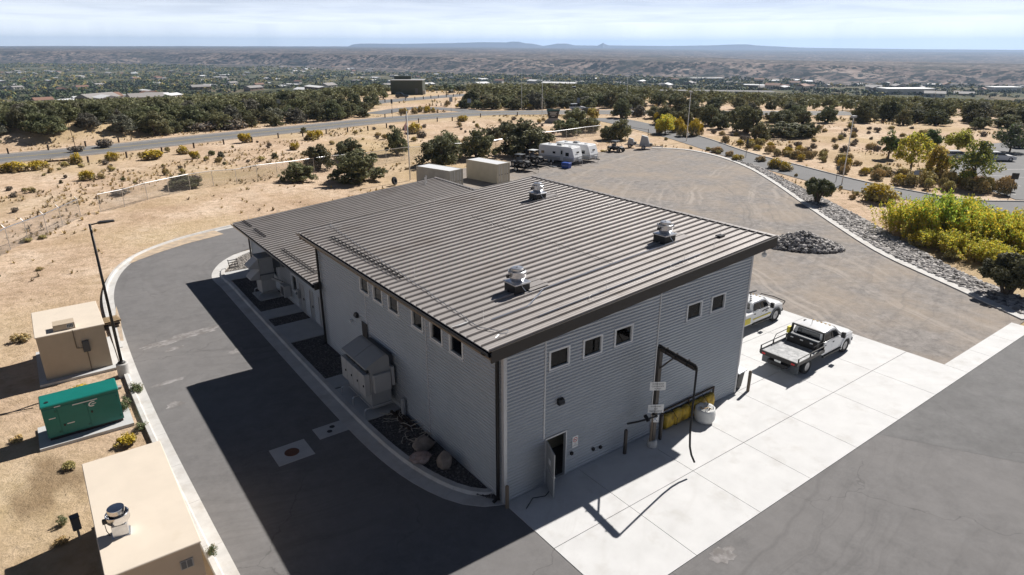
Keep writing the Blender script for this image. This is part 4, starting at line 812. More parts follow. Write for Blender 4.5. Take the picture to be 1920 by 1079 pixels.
for z, lines in ((3.0, 2), (1.85, 2)):
    o = MB().box(-.36,.36,-.115,-.1,z,z+.42).build('warning_sign', M['sign_white'], t); o.rotation_euler = (0,0,-.45)
    txt = ['OVERHEAD', 'CLEARANCE', '15 FEET'] if z > 2 else ['WARNING', 'NO', 'TRESPASSING']
    for k, s in enumerate(txt):
        cu = bpy.data.curves.new('txt', 'FONT'); cu.body = s; cu.size = .1; cu.align_x = 'CENTER'; cu.extrude = .001; tmp = bpy.data.objects.new('tmp', cu); col.objects.link(tmp); dg = bpy.context.evaluated_depsgraph_get(); me = bpy.data.meshes.new_from_object(tmp.evaluated_get(dg)); bpy.data.objects.remove(tmp); me.materials.append(M['sign_ink'])
        l = link('lettering', me, o); l.rotation_euler = (PI/2,0,0); l.location = (0,-.118,z+.29-.12*k)
o = MB().box(-.17,.17,-.118,-.102,1.35,1.72).build('warning_sign', M['sign_white'], t); o.rotation_euler = (0,0,-.45); MB().bar((-.12,-.12,1.4),(.12,-.12,1.67),.01,.03).bar((-.12,-.121,1.67),(.12,-.121,1.4),.01,.03).build('mark', M['stripe_blue'], o)
def bollard(label, px, h=1.25, mt='bronze_post', r=.085):
    p = gp(*px, .02) if not isinstance(px, Vector) else px; o = MB().lathe([(r,0),(r,h-.04),(r*.8,h),(r*.3,h+.025),(0,h+.03)], n=14).build('bollard', M[mt], None, math.radians(40)); o.location = p; return tag(o, label, 'bollard', 'bollards along the front wall')
bollard('dark bollard nearest the open door, under the branch pipe', (1171,851)); bollard('brown bollard standing behind the fill pipe footing', (1237,824), 1.3); bollard('tan bollard at the right corner beside the black bin', (1402,734), 1.2, 'post_tan'); bollard('tan bollard at the near left building corner', Vector((-.16,-.36,0)), 1.05, 'post_tan', .08)
t = thing('no_smoking_sign', 'white no smoking sign on the wall beside the open door', 'sign', (3.62, WY0-.035, 1.5)); MB().box(-.16,.16,-.008,0,-.28,.28).build('plate', M['sign_white'], t)
rg = MB()
for k in range(20):
    a0 = 2*PI*k/20; a1 = 2*PI*(k+1)/20; rg.add([(.12*math.cos(a0),-.011,.1+.12*math.sin(a0)),(.12*math.cos(a1),-.011,.1+.12*math.sin(a1)),(.095*math.cos(a1),-.011,.1+.095*math.sin(a1)),(.095*math.cos(a0),-.011,.1+.095*math.sin(a0))], [(0,1,2,3)])
rg.bar((-.075,-.0115,.175),(.075,-.0115,.025),.003,.022); rg.build('ring', M['sign_red'], t); MB().box(-.07,.05,-.0105,-.0085,.085,.11).build('cigarette', M['sign_ink'], t)
for k, (s, z) in enumerate((('NO',-.13),('SMOKING',-.21))):
    cu = bpy.data.curves.new('txt', 'FONT'); cu.body = s; cu.size = .065; cu.align_x = 'CENTER'; tmp = bpy.data.objects.new('tmp', cu); col.objects.link(tmp); dg = bpy.context.evaluated_depsgraph_get(); me = bpy.data.meshes.new_from_object(tmp.evaluated_get(dg)); bpy.data.objects.remove(tmp); me.materials.append(M['sign_ink']); l = link('lettering', me, t); l.rotation_euler = (PI/2,0,0); l.location = (0,-.0095,z)
# yellow boom bundle: folded yellow containment bags on a timber rack
t = thing('yellow_bundle', 'long bundle of folded yellow tarpaulins leaning on the front wall', 'tarp bundle', (0,0,.02)); r_ = random.Random(4)
for k in range(6):
    x = 9.25+k*.62; rings = []
    for i in range(9):
        u = i/8; ww = .8+.25*math.sin(u*PI); rings.append([(x+u*.6, -.2-(.02+.26*ww*abs(math.sin(a))**.6)+r_.uniform(-.025,.025), .03+.44*(1-math.cos(a))*(.88+.06*math.sin(u*PI))) for a in np.linspace(.0, PI, 9)])
    MB().loft(rings, True, True).build('folded_tarp', M['yellow_bag'], t, True)
MB().bar((9.1,-.2,1.02),(13.1,-.2,1.06),.08,.05).build('rack_rail', M['dark_wood'], t)
for x in (9.15,11.1,13.05): MB().bar((x,-.2,0),(x,-.2,1.0),.07,.07).build('rack_post', M['dark_wood'], t)
for x in (9.75,10.9,12.1): MB().tube([(x,-.2,.02),(x,-.66,.3),(x,-.66,.65),(x,-.2,1.02)], .014, 4).build('strap', M['black'], t)
p = gp(1325,795,.02); t = thing('bulk_bag', 'crumpled white bulk bag standing on the concrete by the yellow bundle', 'bulk bag', (p.x+.1, p.y+.25, .02)); t.scale = (.86,.86,.86)
rings = []; r_ = random.Random(9)
for i, (z, r) in enumerate(((0,.4),(.06,.5),(.25,.58),(.5,.6),(.7,.57),(.82,.56),(.9,.5),(.84,.36),(.72,.15))): rings.append([(r*(1+r_.uniform(-.06,.06))*math.cos(a), r*(1+r_.uniform(-.06,.06))*math.sin(a), z+r_.uniform(-.035,.035)*(i > 3)) for a in np.linspace(0, 2*PI, 22)[:-1]])
MB().loft(rings, True, True).build('bag', M['bag_white'], t, True)
for a in (.6,2.3,3.9,5.4): MB().tube([(.5*math.cos(a-.25),.5*math.sin(a-.25),.8),(.4*math.cos(a),.4*math.sin(a),1.02),(.5*math.cos(a+.25),.5*math.sin(a+.25),.8)], .022, 5).build('lifting_loop', M['bag_white'], t)
for k in range(7): MB().box(-.12,.12,-.05,.05,0,.03).build('scrap', M['wood'] if k % 3 == 0 else M['sign_white'], t).location = (r_.uniform(-.22,.22), r_.uniform(-.22,.22), .78+.02*k); t.children[-1].rotation_euler = (r_.uniform(-.5,.5), r_.uniform(-.5,.5), r_.uniform(0,3))
t = thing('waste_bin', 'black bin with a grey lid at the right front corner of the building', 'bin', (15.62,.28,.02), .1)
MB().loft([[(-.24,-.26,.05),(.24,-.26,.05),(.24,.26,.05),(-.24,.26,.05)],[(-.32,-.34,1.05),(.32,-.34,1.05),(.32,.34,1.05),(-.32,.34,1.05)]], True, True).build('body', M['black'], t); MB().loft([[(-.38,-.42,1.05),(.38,-.42,1.05),(.38,.36,1.05),(-.38,.36,1.05)],[(-.36,-.4,1.1),(.36,-.4,1.1),(.36,.36,1.16),(-.36,.36,1.16)]], True, True).build('lid', M['galvanised'], t)
for y in (-.22,.22): MB().cyl((-.3,y,.1),(-.24,y,.1),.1,.1,12).build('wheel', M['rubber'], t)
tag(MB().tube([Vector((.4,-.9,.04)), Vector((1.0,-.55,.04)), Vector((1.5,-.75,.04)), Vector((2.1,-.5,.04))], .018, 5).build('floor_cable', M['black']), 'thin black cable on the shaded concrete by the open door', 'cable')
# ================================================================ VEHICLES
def wheel(parent, x, y, r, wd, rim='rim', name='wheel'):
    o = MB().lathe([(r*.62,-wd/2),(r*.95,-wd/2),(r,-wd*.35),(r,wd*.35),(r*.95,wd/2),(r*.62,wd/2),(r*.6,0)], n=22).build(name, M['rubber'], parent, math.radians(40)); o.location = (x, y, r); o.rotation_euler = (PI/2,0,0)
    MB().lathe([(r*.63,-wd*.42),(r*.58,-wd*.3),(r*.25,-wd*.2),(r*.22,-wd*.42),(0,-wd*.42)], n=18).lathe([(r*.63,wd*.42),(r*.58,wd*.3),(r*.25,wd*.2),(r*.22,wd*.42),(0,wd*.42)], n=18).build('rim', M[rim], o, math.radians(40)); return o
def rr_(x, w, z0, z1, c=.12, c2=None):    # rounded section ring at x
    c2 = c if c2 is None else c2
    return [(x,-w+.02,z0),(x,-w,z0+.06),(x,-w,z1-c),(x,-w+c*.35,z1-c*.35),(x,-w+c2,z1),(x,w-c2,z1),(x,w-c*.35,z1-c*.35),(x,w,z1-c),(x,w,z0+.06),(x,w-.02,z0)]
def crew_cab(t, x0, wheel_r=.43, flare=False):
    """cab and hood; x0 = back of cab"""
    X = lambda v: x0+v
    MB().loft([rr_(X(0),.98,.62,1.32,.06), rr_(X(.1),1.0,.55,1.34,.06), rr_(X(2.1),1.0,.55,1.32,.07), rr_(X(2.2),.99,.62,1.32,.1), rr_(X(2.9),.98,.78,1.3,.16,.22), rr_(X(3.45),.96,.72,1.24,.18,.26), rr_(X(3.62),.93,.6,1.12,.18,.24), rr_(X(3.68),.9,.6,.98,.1)], True, True).build('body', M['white_paint'], t, math.radians(28))
    rf = [rr_(X(.02),.93,1.3,1.56,.06), rr_(X(.1),.86,1.3,1.9,.12,.2), rr_(X(.3),.83,1.3,1.965,.12,.22), rr_(X(1.2),.83,1.3,1.98,.12,.22), rr_(X(1.5),.83,1.3,1.94,.12,.22), rr_(X(2.25),.92,1.3,1.36,.04)]
    MB().loft(rf, True, True).build('cab_roof', M['white_paint'], t, math.radians(30))
    # glass, set just proud of the pillars
    def pane(n, pts, th=(0,0,0)): MB().add(pts+[(a+th[0],b+th[1],c+th[2]) for a,b,c in pts], [(0,1,2,3),(7,6,5,4),(0,4,5,1),(1,5,6,2),(2,6,7,3),(3,7,4,0)]).build(n, M['dark_glass'], t)
    for s in (-1,1):
        yb, yt = s*.955, s*.872
        pane('side_window', [(X(.18),yb,1.4),(X(.86),yb,1.4),(X(.86),yt,1.84),(X(.25),yt,1.83)], (0,-s*.03,0)); pane('side_window', [(X(.96),yb,1.4),(X(1.85),yb,1.38),(X(1.5),yt,1.8),(X(.96),yt,1.84)], (0,-s*.03,0))
        for dx in (.1, 1.0):
            d = MB().box(X(dx),X(dx+.84),s*.995-.008,s*.995+.012*s+.008,.62,1.3,.006).build('door', M['white_paint'], t); MB().box(X(dx+.06),X(dx+.2),s*1.02-.012,s*1.02+.012,1.14,1.19).build('handle', M['black'], d)
        MB().box(X(1.78),X(1.95),min(s*1.08,s*1.3),max(s*1.08,s*1.3),1.28,1.62,.02).bar((X(1.8),s*.95,1.4),(X(1.85),s*1.15,1.4),.05,.05).build('mirror', M['black'], t)
        MB().box(X(3.55),X(3.69),min(s*.62,s*.9),max(s*.62,s*.9),.86,1.08,.02).build('headlight', M['sign_white'], t)
        ar = MB(); 
        prv = None
        for a in np.linspace(-.15, PI+.15, 12):
            ci, co = (X(2.8)+.5*math.cos(a), .43+.5*math.sin(a)), (X(2.8)+.62*math.cos(a), .43+.6*math.sin(a))
            if prv: ar.add([(prv[0][0],s*.96,prv[0][1]),(ci[0],s*.96,ci[1]),(co[0],s*.96,co[1]),(prv[1][0],s*.96,prv[1][1]),(prv[0][0],s*1.04,prv[0][1]),(ci[0],s*1.04,ci[1]),(co[0],s*1.03,co[1]),(prv[1][0],s*1.03,prv[1][1])], [(0,1,5,4),(4,5,6,7),(3,7,6,2)])
            prv = (ci, co)
        ar.build('wheel_arch', M['panel_grey'] if flare else M['white_paint'], t); MB().lathe([(.5,-.02),(.5,.02),(0,.02)], n=20).build('wheel_well', M['black'], t).rotation_euler = (PI/2,0,0); t.children[-1].location = (X(2.8), s*.955, .45)
        MB().box(X(.1),X(2.2),min(s*.96,s*1.06),max(s*.96,s*1.06),.42,.5).build('running_board', M['black'], t)
        wheel(t, X(2.8), s*.88, wheel_r, .27)
    pane('windshield', [(X(2.26),-.84,1.345),(X(2.26),.84,1.345),(X(1.56),.74,1.925),(X(1.56),-.74,1.925)], (-.02,0,-.03)); pane('rear_window', [(X(.0),-.72,1.45),(X(.0),.72,1.45),(X(.06),.66,1.82),(X(.06),-.66,1.82)], (.03,0,0))
    MB().box(X(3.66),X(3.76),-.95,.95,.5,.72,.03).build('bumper', M['panel_grey'], t); MB().box(X(3.665),X(3.7),-.58,.58,.76,1.02).build('grille', M['black'], t)
    for y in (-.5,-.25,0,.25,.5): MB().box(X(1.35),X(1.43),y-.05,y+.05,1.965,1.99).build('roof_marker', M['leaf_orange'], t)
    MB().box(x0-3.0,X(3.4),-.42,.42,.42,.6).build('chassis', M['black'], t)
tk = thing('flatbed_truck', 'white crew cab truck with a grey flatbed parked on the concrete pad', 'truck', (18.95,-.12,.02), .02)
crew_cab(tk, 2.95)
MB().box(.02,2.85,-1.13,1.13,.95,1.02).build('deck', M['deck_grey'], tk); MB().box(-.04,2.87,-1.17,-1.13,.86,1.06).box(-.04,2.87,1.13,1.17,.86,1.06).box(-.04,.02,-1.13,1.13,.8,1.05).build('bed_rail', M['black_metal'], tk)
for s in (-1,1):
    for x in (.05,1.3,2.7): MB().box(x-.03,x+.03,s*1.15-.03,s*1.15+.03,1.06,1.3).build('stake', M['black_metal'], tk)
    MB().bar((.05,s*1.15,1.29),(1.3,s*1.15,1.29),.04,.04).tube([(1.3,s*1.15,1.3),(1.5,s*1.15,1.58),(2.7,s*1.15,1.6)], .022, 5).bar((1.3,s*1.15,1.29),(2.7,s*1.15,1.29),.04,.04).build('side_rail', M['black_metal'], tk)
    wheel(tk, 1.25, s*.98, .43, .26); wheel(tk, 1.25, s*.68, .43, .26); MB().box(.25,.28,min(s*.62,s*1.12),max(s*.62,s*1.12),.25,.85).build('mud_flap', M['panel_grey'], tk)
    MB().box(-.05,-.03,min(s*.8,s*1.0),max(s*.8,s*1.0),.85,.95).build('tail_light', M['sign_red'], tk)
hr = MB(); 
for s in (-1,1): hr.bar((2.88,s*1.0,1.02),(2.88,s*.95,2.0),.1,.12)
hr.bar((2.88,-.98,1.98),(2.88,.98,1.98),.1,.08); hr.bar((2.88,-.98,1.42),(2.88,.98,1.42),.08,.06); hr.build('headache_rack', M['black_metal'], tk)
o = MB().box(2.3,2.82,-.92,.92,1.02,1.5,.03).build('tool_box', M['black_metal'], tk); MB().box(2.32,2.8,-.9,.9,1.5,1.515).build('lid_plate', M['panel_grey'], o)
for y in (-.6,0,.6): MB().box(2.27,2.3,y-.09,y+.09,1.36,1.43).build('latch', M['galvanised'], o)
MB().box(-.045,-.03,-.2,.2,.68,.8).build('licence_plate', M['sign_white'], tk); MB().box(-.08,.3,-.6,.6,.5,.66).build('hitch', M['black'], tk); MB().box(2.7,2.95,1.02,1.2,1.35,1.75).build('yellow_jug', M['yellow'], tk); MB().tube([(3.6,.2,1.99),(3.6,.2,2.25)], .012).build('antenna', M['black'], tk)
t2 = thing('brush_truck', 'white crew cab fire truck with a yellow stripe half hidden by the building', 'truck', (19.75,5.1,.02), .02)
crew_cab(t2, 2.95, .47, True)
for s in (-1,1):
    MB().box(3.0,5.05,min(s*1.0,s*1.026),max(s*1.0,s*1.026),.78,.86).build('yellow_stripe', M['yellow'], t2)
    MB().box(4.15,4.72,min(s*1.0,s*1.025),max(s*1.0,s*1.025),1.18,1.24).box(4.4,4.62,min(s*1.0,s*1.025),max(s*1.0,s*1.025),1.05,1.1).build('door_lettering', M['sign_ink'], t2); wheel(t2, 1.2, s*.95, .47, .28)
    MB().box(2.0,2.9,min(s*.55,s*1.1),max(s*.55,s*1.1),.62,1.35,.03).build('locker', M['white_paint'], t2); MB().box(1.95,2.6,min(s*1.1,s*1.12),max(s*1.1,s*1.12),.7,1.1).build('stripe_panel', M['yellow'], t2); MB().box(.0,1.9,min(s*.55,s*1.12),max(s*.55,s*1.12),.9,1.35,.03).build('locker', M['white_paint'], t2)
MB().box(.2,2.6,-.5,.5,.7,1.75,.06).build('water_tank', M['white_paint'], t2); MB().bar((3.1,.35,2.05),(5.0,.2,2.02),.08,.08).build('roof_ladder', M['black'], t2); MB().tube([(6.6,-.95,1.0),(6.9,-.9,1.15),(6.95,0,1.2),(6.9,.9,1.15),(6.6,.95,1.0)], .03).build('brush_guard', M['black_metal'], t2)
for k in range(5): MB().box(3.2+k*.3,3.28+k*.3,-.6+.2*k,-.5+.2*k,1.97,2.02).build('roof_fitting', M['black'], t2)
def car(label, p, rz, paint, suv=True, group=None, s=1.0):
    t = thing('parked_car', label, 'car', p, rz, group)
    MB().loft([rr_(0,.78,.35,.85,.08), rr_(.12,.88,.25,.98,.08), rr_(2.9,.9,.22,.98,.08), rr_(3.9,.88,.25,.92,.12), rr_(4.5,.8,.3,.75,.12)], True, True).build('body', paint, t, math.radians(28))
    top = 1.72 if suv else 1.42
    MB().loft([rr_(.08,.82,.9,1.0,.05), rr_(.35,.74,.9,top-.06,.1,.16), rr_(.6,.72,.9,top,.1,.18), rr_(2.2,.72,.9,top,.1,.18), rr_(3.05,.84,.9,.98,.03)], True, True).build('cabin', M['dark_glass'], t, math.radians(30)); MB().loft([rr_(.36,.72,top-.06,top+.01,.05), rr_(2.15,.71,top-.04,top+.015,.05)], True, True).build('roof', paint, t)
    for x in (.85,3.65):
        for sd_ in (-1,1): wheel(t, x, sd_*.8, .34, .2)
    for sd_ in (-1,1):
        for xx in (.62,1.55): MB().bar((xx,sd_*.84,.95),(xx+.08,sd_*.73,top-.03),.06,.03).build('pillar', paint, t)
        MB().box(4.42,4.52,min(sd_*.45,sd_*.75),max(sd_*.45,sd_*.75),.6,.74).build('headlight', M['sign_white'], t)
    return t
M['car_silver'] = mat('car_silver', (.55,.56,.58), .25, metal=.4); M['car_dark'] = mat('car_dark', (.02,.025,.035), .2); M['car_white'] = mat('car_white', (.75,.75,.76), .25)
car('white sport utility vehicle stopped on the road behind the monument sign', gp(1068,207), math.radians(-28), M['car_white']); car('dark vehicle parked in front of the dark green building', gp(742,184), math.radians(-38), M['car_dark']); car('pale pickup far away on the upper road', gp(1076,172), math.radians(50), M['car_silver'])
car('silver car parked behind the yellow tree in the lot', gp(1768,299), math.radians(-48), M['car_silver'], False); car('white car parked behind the dark green tree in the lot', gp(1842,301), math.radians(-48), M['car_white'], False); car('dark green car at the far right edge of the parking lot', gp(1898,278), math.radians(-40), M['car_dark'])
# ================================================================ YARD
def container(label, a, b, mt):
    A_ = gp(*a, 2.59); B_ = gp(*b, 2.59); d = (B_-A_); ang = math.atan2(d.y, d.x); t = thing('shipping_container', label, 'container', (A_.x, A_.y, 0), ang, 'containers beside the flagpole')
    L_, W_ = 6.06, 2.44; mb = MB(); n = 22
    pr = []
    for i in range(n*4):
        x = .1+(L_-.2)*i/(n*4); pr.append((x, [.0,.03,.03,.0][i % 4]))
    pr.append((L_-.1, 0))
    for y, sg in ((0,1),(W_,-1)): mb.add([(x, y+sg*o, z) for x, o in pr for z in (.16, 2.5)], [(2*i, 2*i+2, 2*i+3, 2*i+1) for i in range(len(pr)-1)])
    mb.build('side_wall', M[mt], t); MB().box(.05,L_-.05,.02,W_-.02,2.5,2.56).build('roof', M['white_trailer'], t); MB().box(.02,.06,.05,W_-.05,.1,2.52).build('end_wall', M[mt], t)
    fr = MB()
    for x in (0,L_-.1):
        for y in (0,W_-.1): fr.box(x,x+.1,y,y+.1,0,2.59)
    for y in (0,W_-.1): fr.box(.1,L_-.1,y+.001,y+.099,0,.16); fr.box(.1,L_-.1,y+.001,y+.099,2.49,2.588)
    fr.box(L_-.1,L_-.001,.1,W_-.1,.0,.14); fr.box(L_-.1,L_-.001,.1,W_-.1,2.48,2.587); fr.build('frame', M[mt], t)
    for k in range(2):
        o = MB().box(L_-.09,L_-.03,.12+k*1.1,1.2+k*1.1,.14,2.48).build('door', M[mt], t)
        for j in range(2): MB().cyl((L_-.01,.4+k*1.1+j*.45,.15),(L_-.01,.4+k*1.1+j*.45,2.46),.025,.025,6).build('lock_rod', M['galvanised'], o); MB().box(L_-.03,L_+.03,.36+k*1.1+j*.45,.55+k*1.1+j*.45,1.1,1.15).build('handle', M['black_metal'], o)
    return t
container('grey beige shipping container nearest the flagpole', (780,312), (844,322), 'container_grey'); container('cream shipping container beside the black buggies', (874,299.5), (936,310), 'container_beige')
p = gp(740,347); tyre_ = MB().lathe([(.3,-.15),(.5,-.15),(.55,-.09),(.55,.09),(.5,.15),(.3,.15),(.28,0)], n=24).build('tyre', M['rubber'], None, math.radians(40)); tyre_.location = (p.x, p.y, .5); tyre_.rotation_euler = (PI/2-.2,0,.6); tag(tyre_, 'black tyre standing on the dirt beyond the low roof', 'tyre')
p = gp(769,338); t = thing('flagpole', 'white flagpole with a drooping striped flag', 'flagpole', (p.x, p.y, 0), .2); MB().cyl((0,0,0),(0,0,9.2),.1,.05,10).build('pole', M['frame_white'], t, True); MB().lathe([(.02,0),(.1,.06),(.1,.14),(0,.2)], (0,0,9.2), 10).build('finial', M['yellow'], t, True)
fl = MB(); nc, nrw = 12, 13
for r in range(nrw):
    for c in range(nc):
        def fp(cc, rw):     # limp flag: fly edge sags down along the pole
            u = cc/nc; v = rw/nrw; out = .08+.5*u*(1-.25*v); z = 9.0-2.3*u*.72-v*1.15-.1*u*v; return (-out*.75*(1-.3*math.sin(3*u)), .16*math.sin(7*u+2*v)*u+.05, z)
        fl.mi = 2 if (c < 5 and r < 7) else (0 if r % 2 == 0 else 1); fl.add([fp(c,r),fp(c+1,r),fp(c+1,r+1),fp(c,r+1)], [(0,1,2,3)])
fl.build('flag', [M['flag_red'], M['flag_white'], M['flag_blue']], t)
def travel_trailer(label, a, ang):
    t = thing('travel_trailer', label, 'travel trailer', (a.x, a.y, 0), ang, 'white travel trailers'); L_, W_ = 6.6, 2.35
    pr = [(0,.5),(L_-.15,.5),(L_+.1,.75),(L_+.12,1.2),(L_-.35,2.55),(L_-.6,2.65),(.15,2.65),(0,2.5)]
    MB().yprism(pr, 0, W_).build('body', M['white_trailer'], t); MB().box(.08,L_-.5,.05,W_-.05,2.65,2.7,.03).build('roof', M['white_trailer'], t)
    MB().box(.02,L_+.0,-.012,0,1.05,1.13).build('stripe', M['stripe_blue'], t); MB().box(.02,L_-.02,-.01,0,.52,.98).build('skirt_panel', M['unit_light'], t)
    for x0, x1, z0, z1 in ((.5,1.05,1.35,1.8),(2.7,3.2,1.5,1.82),(5.1,5.7,1.3,1.85)): w__ = MB().box(x0,x1,-.03,0,z0,z1).build('window', M['dark_glass'], t); MB().box(x0-.04,x1+.04,-.02,-.001,z0-.04,z0).build('sill', M['frame_white'], w__)
    o = MB().box(4.1,4.7,-.025,0,.55,2.3,.01).build('door', M['frame_white'], t); MB().box(4.25,4.55,-.035,-.025,1.5,2.1).build('door_window', M['dark_glass'], o)
    MB().box(L_-.02,L_+.02,.8,1.5,1.75,2.0).build('front_window', M['dark_glass'], t).rotation_euler = (0,-.0,0)
    MB().loft([[(2.9,.7,2.7),(3.9,.7,2.7),(3.9,1.6,2.7),(2.9,1.6,2.7)],[(3.0,.8,2.98),(3.7,.8,2.98),(3.7,1.5,2.98),(3.0,1.5,2.98)]], True, True).build('air_conditioner', M['unit_light'], t); MB().box(1.2,1.6,.9,1.3,2.7,2.82).box(5.0,5.4,.9,1.3,2.7,2.8).build('roof_vent', M['frame_white'], t)
    for x in (2.0,2.75):
        for y in (.15,W_-.15): wheel(t, x, y, .34, .22, 'frame_white')
    MB().box(.3,L_-.2,.2,W_-.2,.36,.5).build('chassis', M['black'], t); MB().bar((L_-.3,.5,.5),(L_+1.2,W_/2,.5),.08,.1).bar((L_-.3,W_-.5,.5),(L_+1.2,W_/2,.5),.08,.1).build('tow_frame', M['black_metal'], t); MB().cyl((L_+.9,W_/2,0),(L_+.9,W_/2,.9),.04).build('jack', M['galvanised'], t); MB().cyl((L_+.45,W_/2-.2,.55),(L_+.45,W_/2-.2,1.05),.16,.16,12).cyl((L_+.45,W_/2+.2,.55),(L_+.45,W_/2+.2,1.05),.16,.16,12).build('gas_bottle', M['frame_white'], t)
a_ = gp(1010,303); b_ = gp(1072,311); ang = math.atan2(b_.y-a_.y, b_.x-a_.x)
travel_trailer('white travel trailer in front, nearest the black buggies', a_, ang); travel_trailer('white travel trailer behind the other travel trailer', a_+Vector((math.cos(ang+PI/2)*3.7+math.cos(ang)*.6, math.sin(ang+PI/2)*3.7+math.sin(ang)*.6, 0)), ang)
def buggy(label, p, ang, on_trailer=True, top='panel_grey'):
    zb = .55 if on_trailer else 0; t = thing('buggy', label, 'utility vehicle', (p.x, p.y, zb), ang, 'off road buggies')
    MB().loft([rr_(0,.55,.45,.8,.05), rr_(.9,.6,.35,.72,.05), rr_(1.9,.6,.35,.72,.05), rr_(2.5,.55,.45,.95,.1), rr_(3.0,.4,.5,.8,.1)], True, True).build('body', M['black'], t); MB().box(1.1,1.6,-.5,.5,.7,.85).box(.95,1.1,-.5,.5,.7,1.35).build('seats', M['panel_dark'], t)
    cg = MB()
    for s in (-1,1): cg.tube([(2.4,s*.6,.85),(1.8,s*.6,1.75),(.7,s*.6,1.78),(.3,s*.6,.8)], .03, 5); cg.tube([(.9,s*.6,.7),(.9,s*.6,1.78)], .03, 5)
    cg.tube([(1.8,-.6,1.75),(1.8,.6,1.75)], .03, 5).tube([(.7,-.6,1.78),(.7,.6,1.78)], .03, 5).build('roll_cage', M['black_metal'], t); MB().box(.68,1.85,-.64,.64,1.78,1.83,.02).build('roof', M[top], t); MB().box(2.2,2.5,-.5,.5,.9,.98).build('dashboard', M['black'], t)
    for x in (.55,2.55):
        for s in (-1,1): wheel(t, x, s*.66, .36, .26)
    if on_trailer:
        u = thing('flat_trailer', label.replace('black buggy', 'low black trailer').replace('on a trailer', 'under a buggy'), 'trailer', (p.x, p.y, 0), ang, 'trailers under the buggies')
        MB().box(-.3,3.5,-.95,.95,.45,.55).build('deck', M['black_metal'], u); MB().bar((3.4,-.7,.5),(4.8,0,.5),.08,.08).bar((3.4,.7,.5),(4.8,0,.5),.08,.08).build('tow_frame', M['black_metal'], u); MB().bar((4.7,0,0),(4.7,0,.8),.05,.05).build('jack', M['galvanised'], u)
        for s in (-1,1): wheel(u, 1.4, s*1.08, .33, .2, 'sign_white'); MB().box(1.0,1.8,min(s*.97,s*1.2),max(s*.97,s*1.2),.68,.72).build('fender', M['black_metal'], u)
buggy('black buggy on a trailer right beside the cream container', gp(962,318)+Vector((0,0,0)), ang); buggy('black buggy on a trailer between the first buggy and the travel trailer', gp(987,309), ang, True, 'frame_white')
buggy('black open buggy with a pale roof at the far edge of the gravel yard', gp(1142,283), ang-.15, False, 'panel_grey')
p = gp(1062,316); t = thing('blue_tote', 'blue plastic tote with stripes on the gravel by the travel trailers', 'tote', (p.x, p.y, 0), ang)
MB().loft([[(-.6,-.38,0),(.6,-.38,0),(.6,.38,0),(-.6,.38,0)],[(-.66,-.43,.75),(.66,-.43,.75),(.66,.43,.75),(-.66,.43,.75)]], True, True).build('body', M['blue_plastic'], t); MB().box(-.7,.7,-.46,.46,.75,.83,.03).build('lid', M['blue_plastic'], t); MB().box(-.5,.5,-.425,-.38,.35,.42).build('stripe', M['stripe_blue'], t)
p = gp(1042,313); tag(MB().box(-.9,.9,-.6,.6,0,.12,.03).build('grey_mat', M['panel_grey']), 'dark grey flat cover lying on gravel beside the blue tote', 'cover').location = (p.x, p.y, 0)
def pump_trailer(label, p, ang, big):
    t = thing('pump_trailer', label, 'trailer', (p.x, p.y, 0), ang, 'small grey pump trailers'); k = 1.6 if big else 1.15
    MB().bar((-.9*k,-.5*k,.5),(1.0*k,-.45*k,.5),.1,.12).bar((-.9*k,.5*k,.5),(1.0*k,.45*k,.5),.1,.12).bar((1.0*k,-.45*k,.5),(2.1*k,0,.5),.08,.1).bar((1.0*k,.45*k,.5),(2.1*k,0,.5),.08,.1).build('frame', M['unit_light'], t)
    MB().loft([[(-.5*k,-.35*k,.55),(.7*k,-.35*k,.55),(.7*k,.35*k,.55),(-.5*k,.35*k,.55)],[(-.3*k,-.3*k,1.5*k),(.35*k,-.3*k,1.35*k),(.35*k,.3*k,1.35*k),(-.3*k,.3*k,1.5*k)]], True, True).build('engine_cover', M['unit_light'], t); MB().box(.4*k,.9*k,-.3,.3,.56,1.0).build('pump', M['panel_grey'], t)
    for s in (-1,1): wheel(t, 0, s*.72*k, .36, .2); MB().box(-.45,.45,min(s*.6*k,s*.85*k),max(s*.6*k,s*.85*k),.76,.8).build('fender', M['unit_light'], t)
pump_trailer('smaller grey pump trailer next to the open buggy', gp(1182,277), ang+.3, False); pump_trailer('larger grey pump trailer at the end of the equipment row', gp(1207,280), ang+.4, True)
p = gp(1132,285); tag(MB().lathe([(.25,0),(.35,.1),(.3,.25),(.1,.32),(0,.32)], n=10).build('yellow_sack', M['yellow_bag'], None, True), 'small yellow sack lying beyond the travel trailers', 'sack').location = (p.x, p.y, 0); bpy.data.objects['yellow_sack'].scale = (2.2,1.2,1)
# rock pile
pc = gp(1503,463); t = thing('rock_pile', 'pile of grey crushed stone on the gravel yard', 'rock pile', (pc.x, pc.y, 0), -.9); n = 1500
u = rng.uniform(0, 1, n)**.55; a = rng.uniform(0, 2*PI, n); hx = 3.6; hy = 2.0; P_ = np.stack([hx*u*np.cos(a), hy*u*np.sin(a), .1+1.35*(1-u**.95)+rng.uniform(-.1,.08, n)], -1)
tag(link('stones', rocks_mesh('stones', P_, rng.uniform(.09,.2, n), M['rock'], flat=.8), t), None, None, None, 'stuff'); MB().loft([[(hx*k_*math.cos(a), hy*k_*math.sin(a), z) for a in np.linspace(0, 2*PI, 25)[:-1]] for k_, z in ((1,-.05),(.6,.5),(.25,.98),(.05,1.25))], False, True).build('mound', M['gravel'], t)
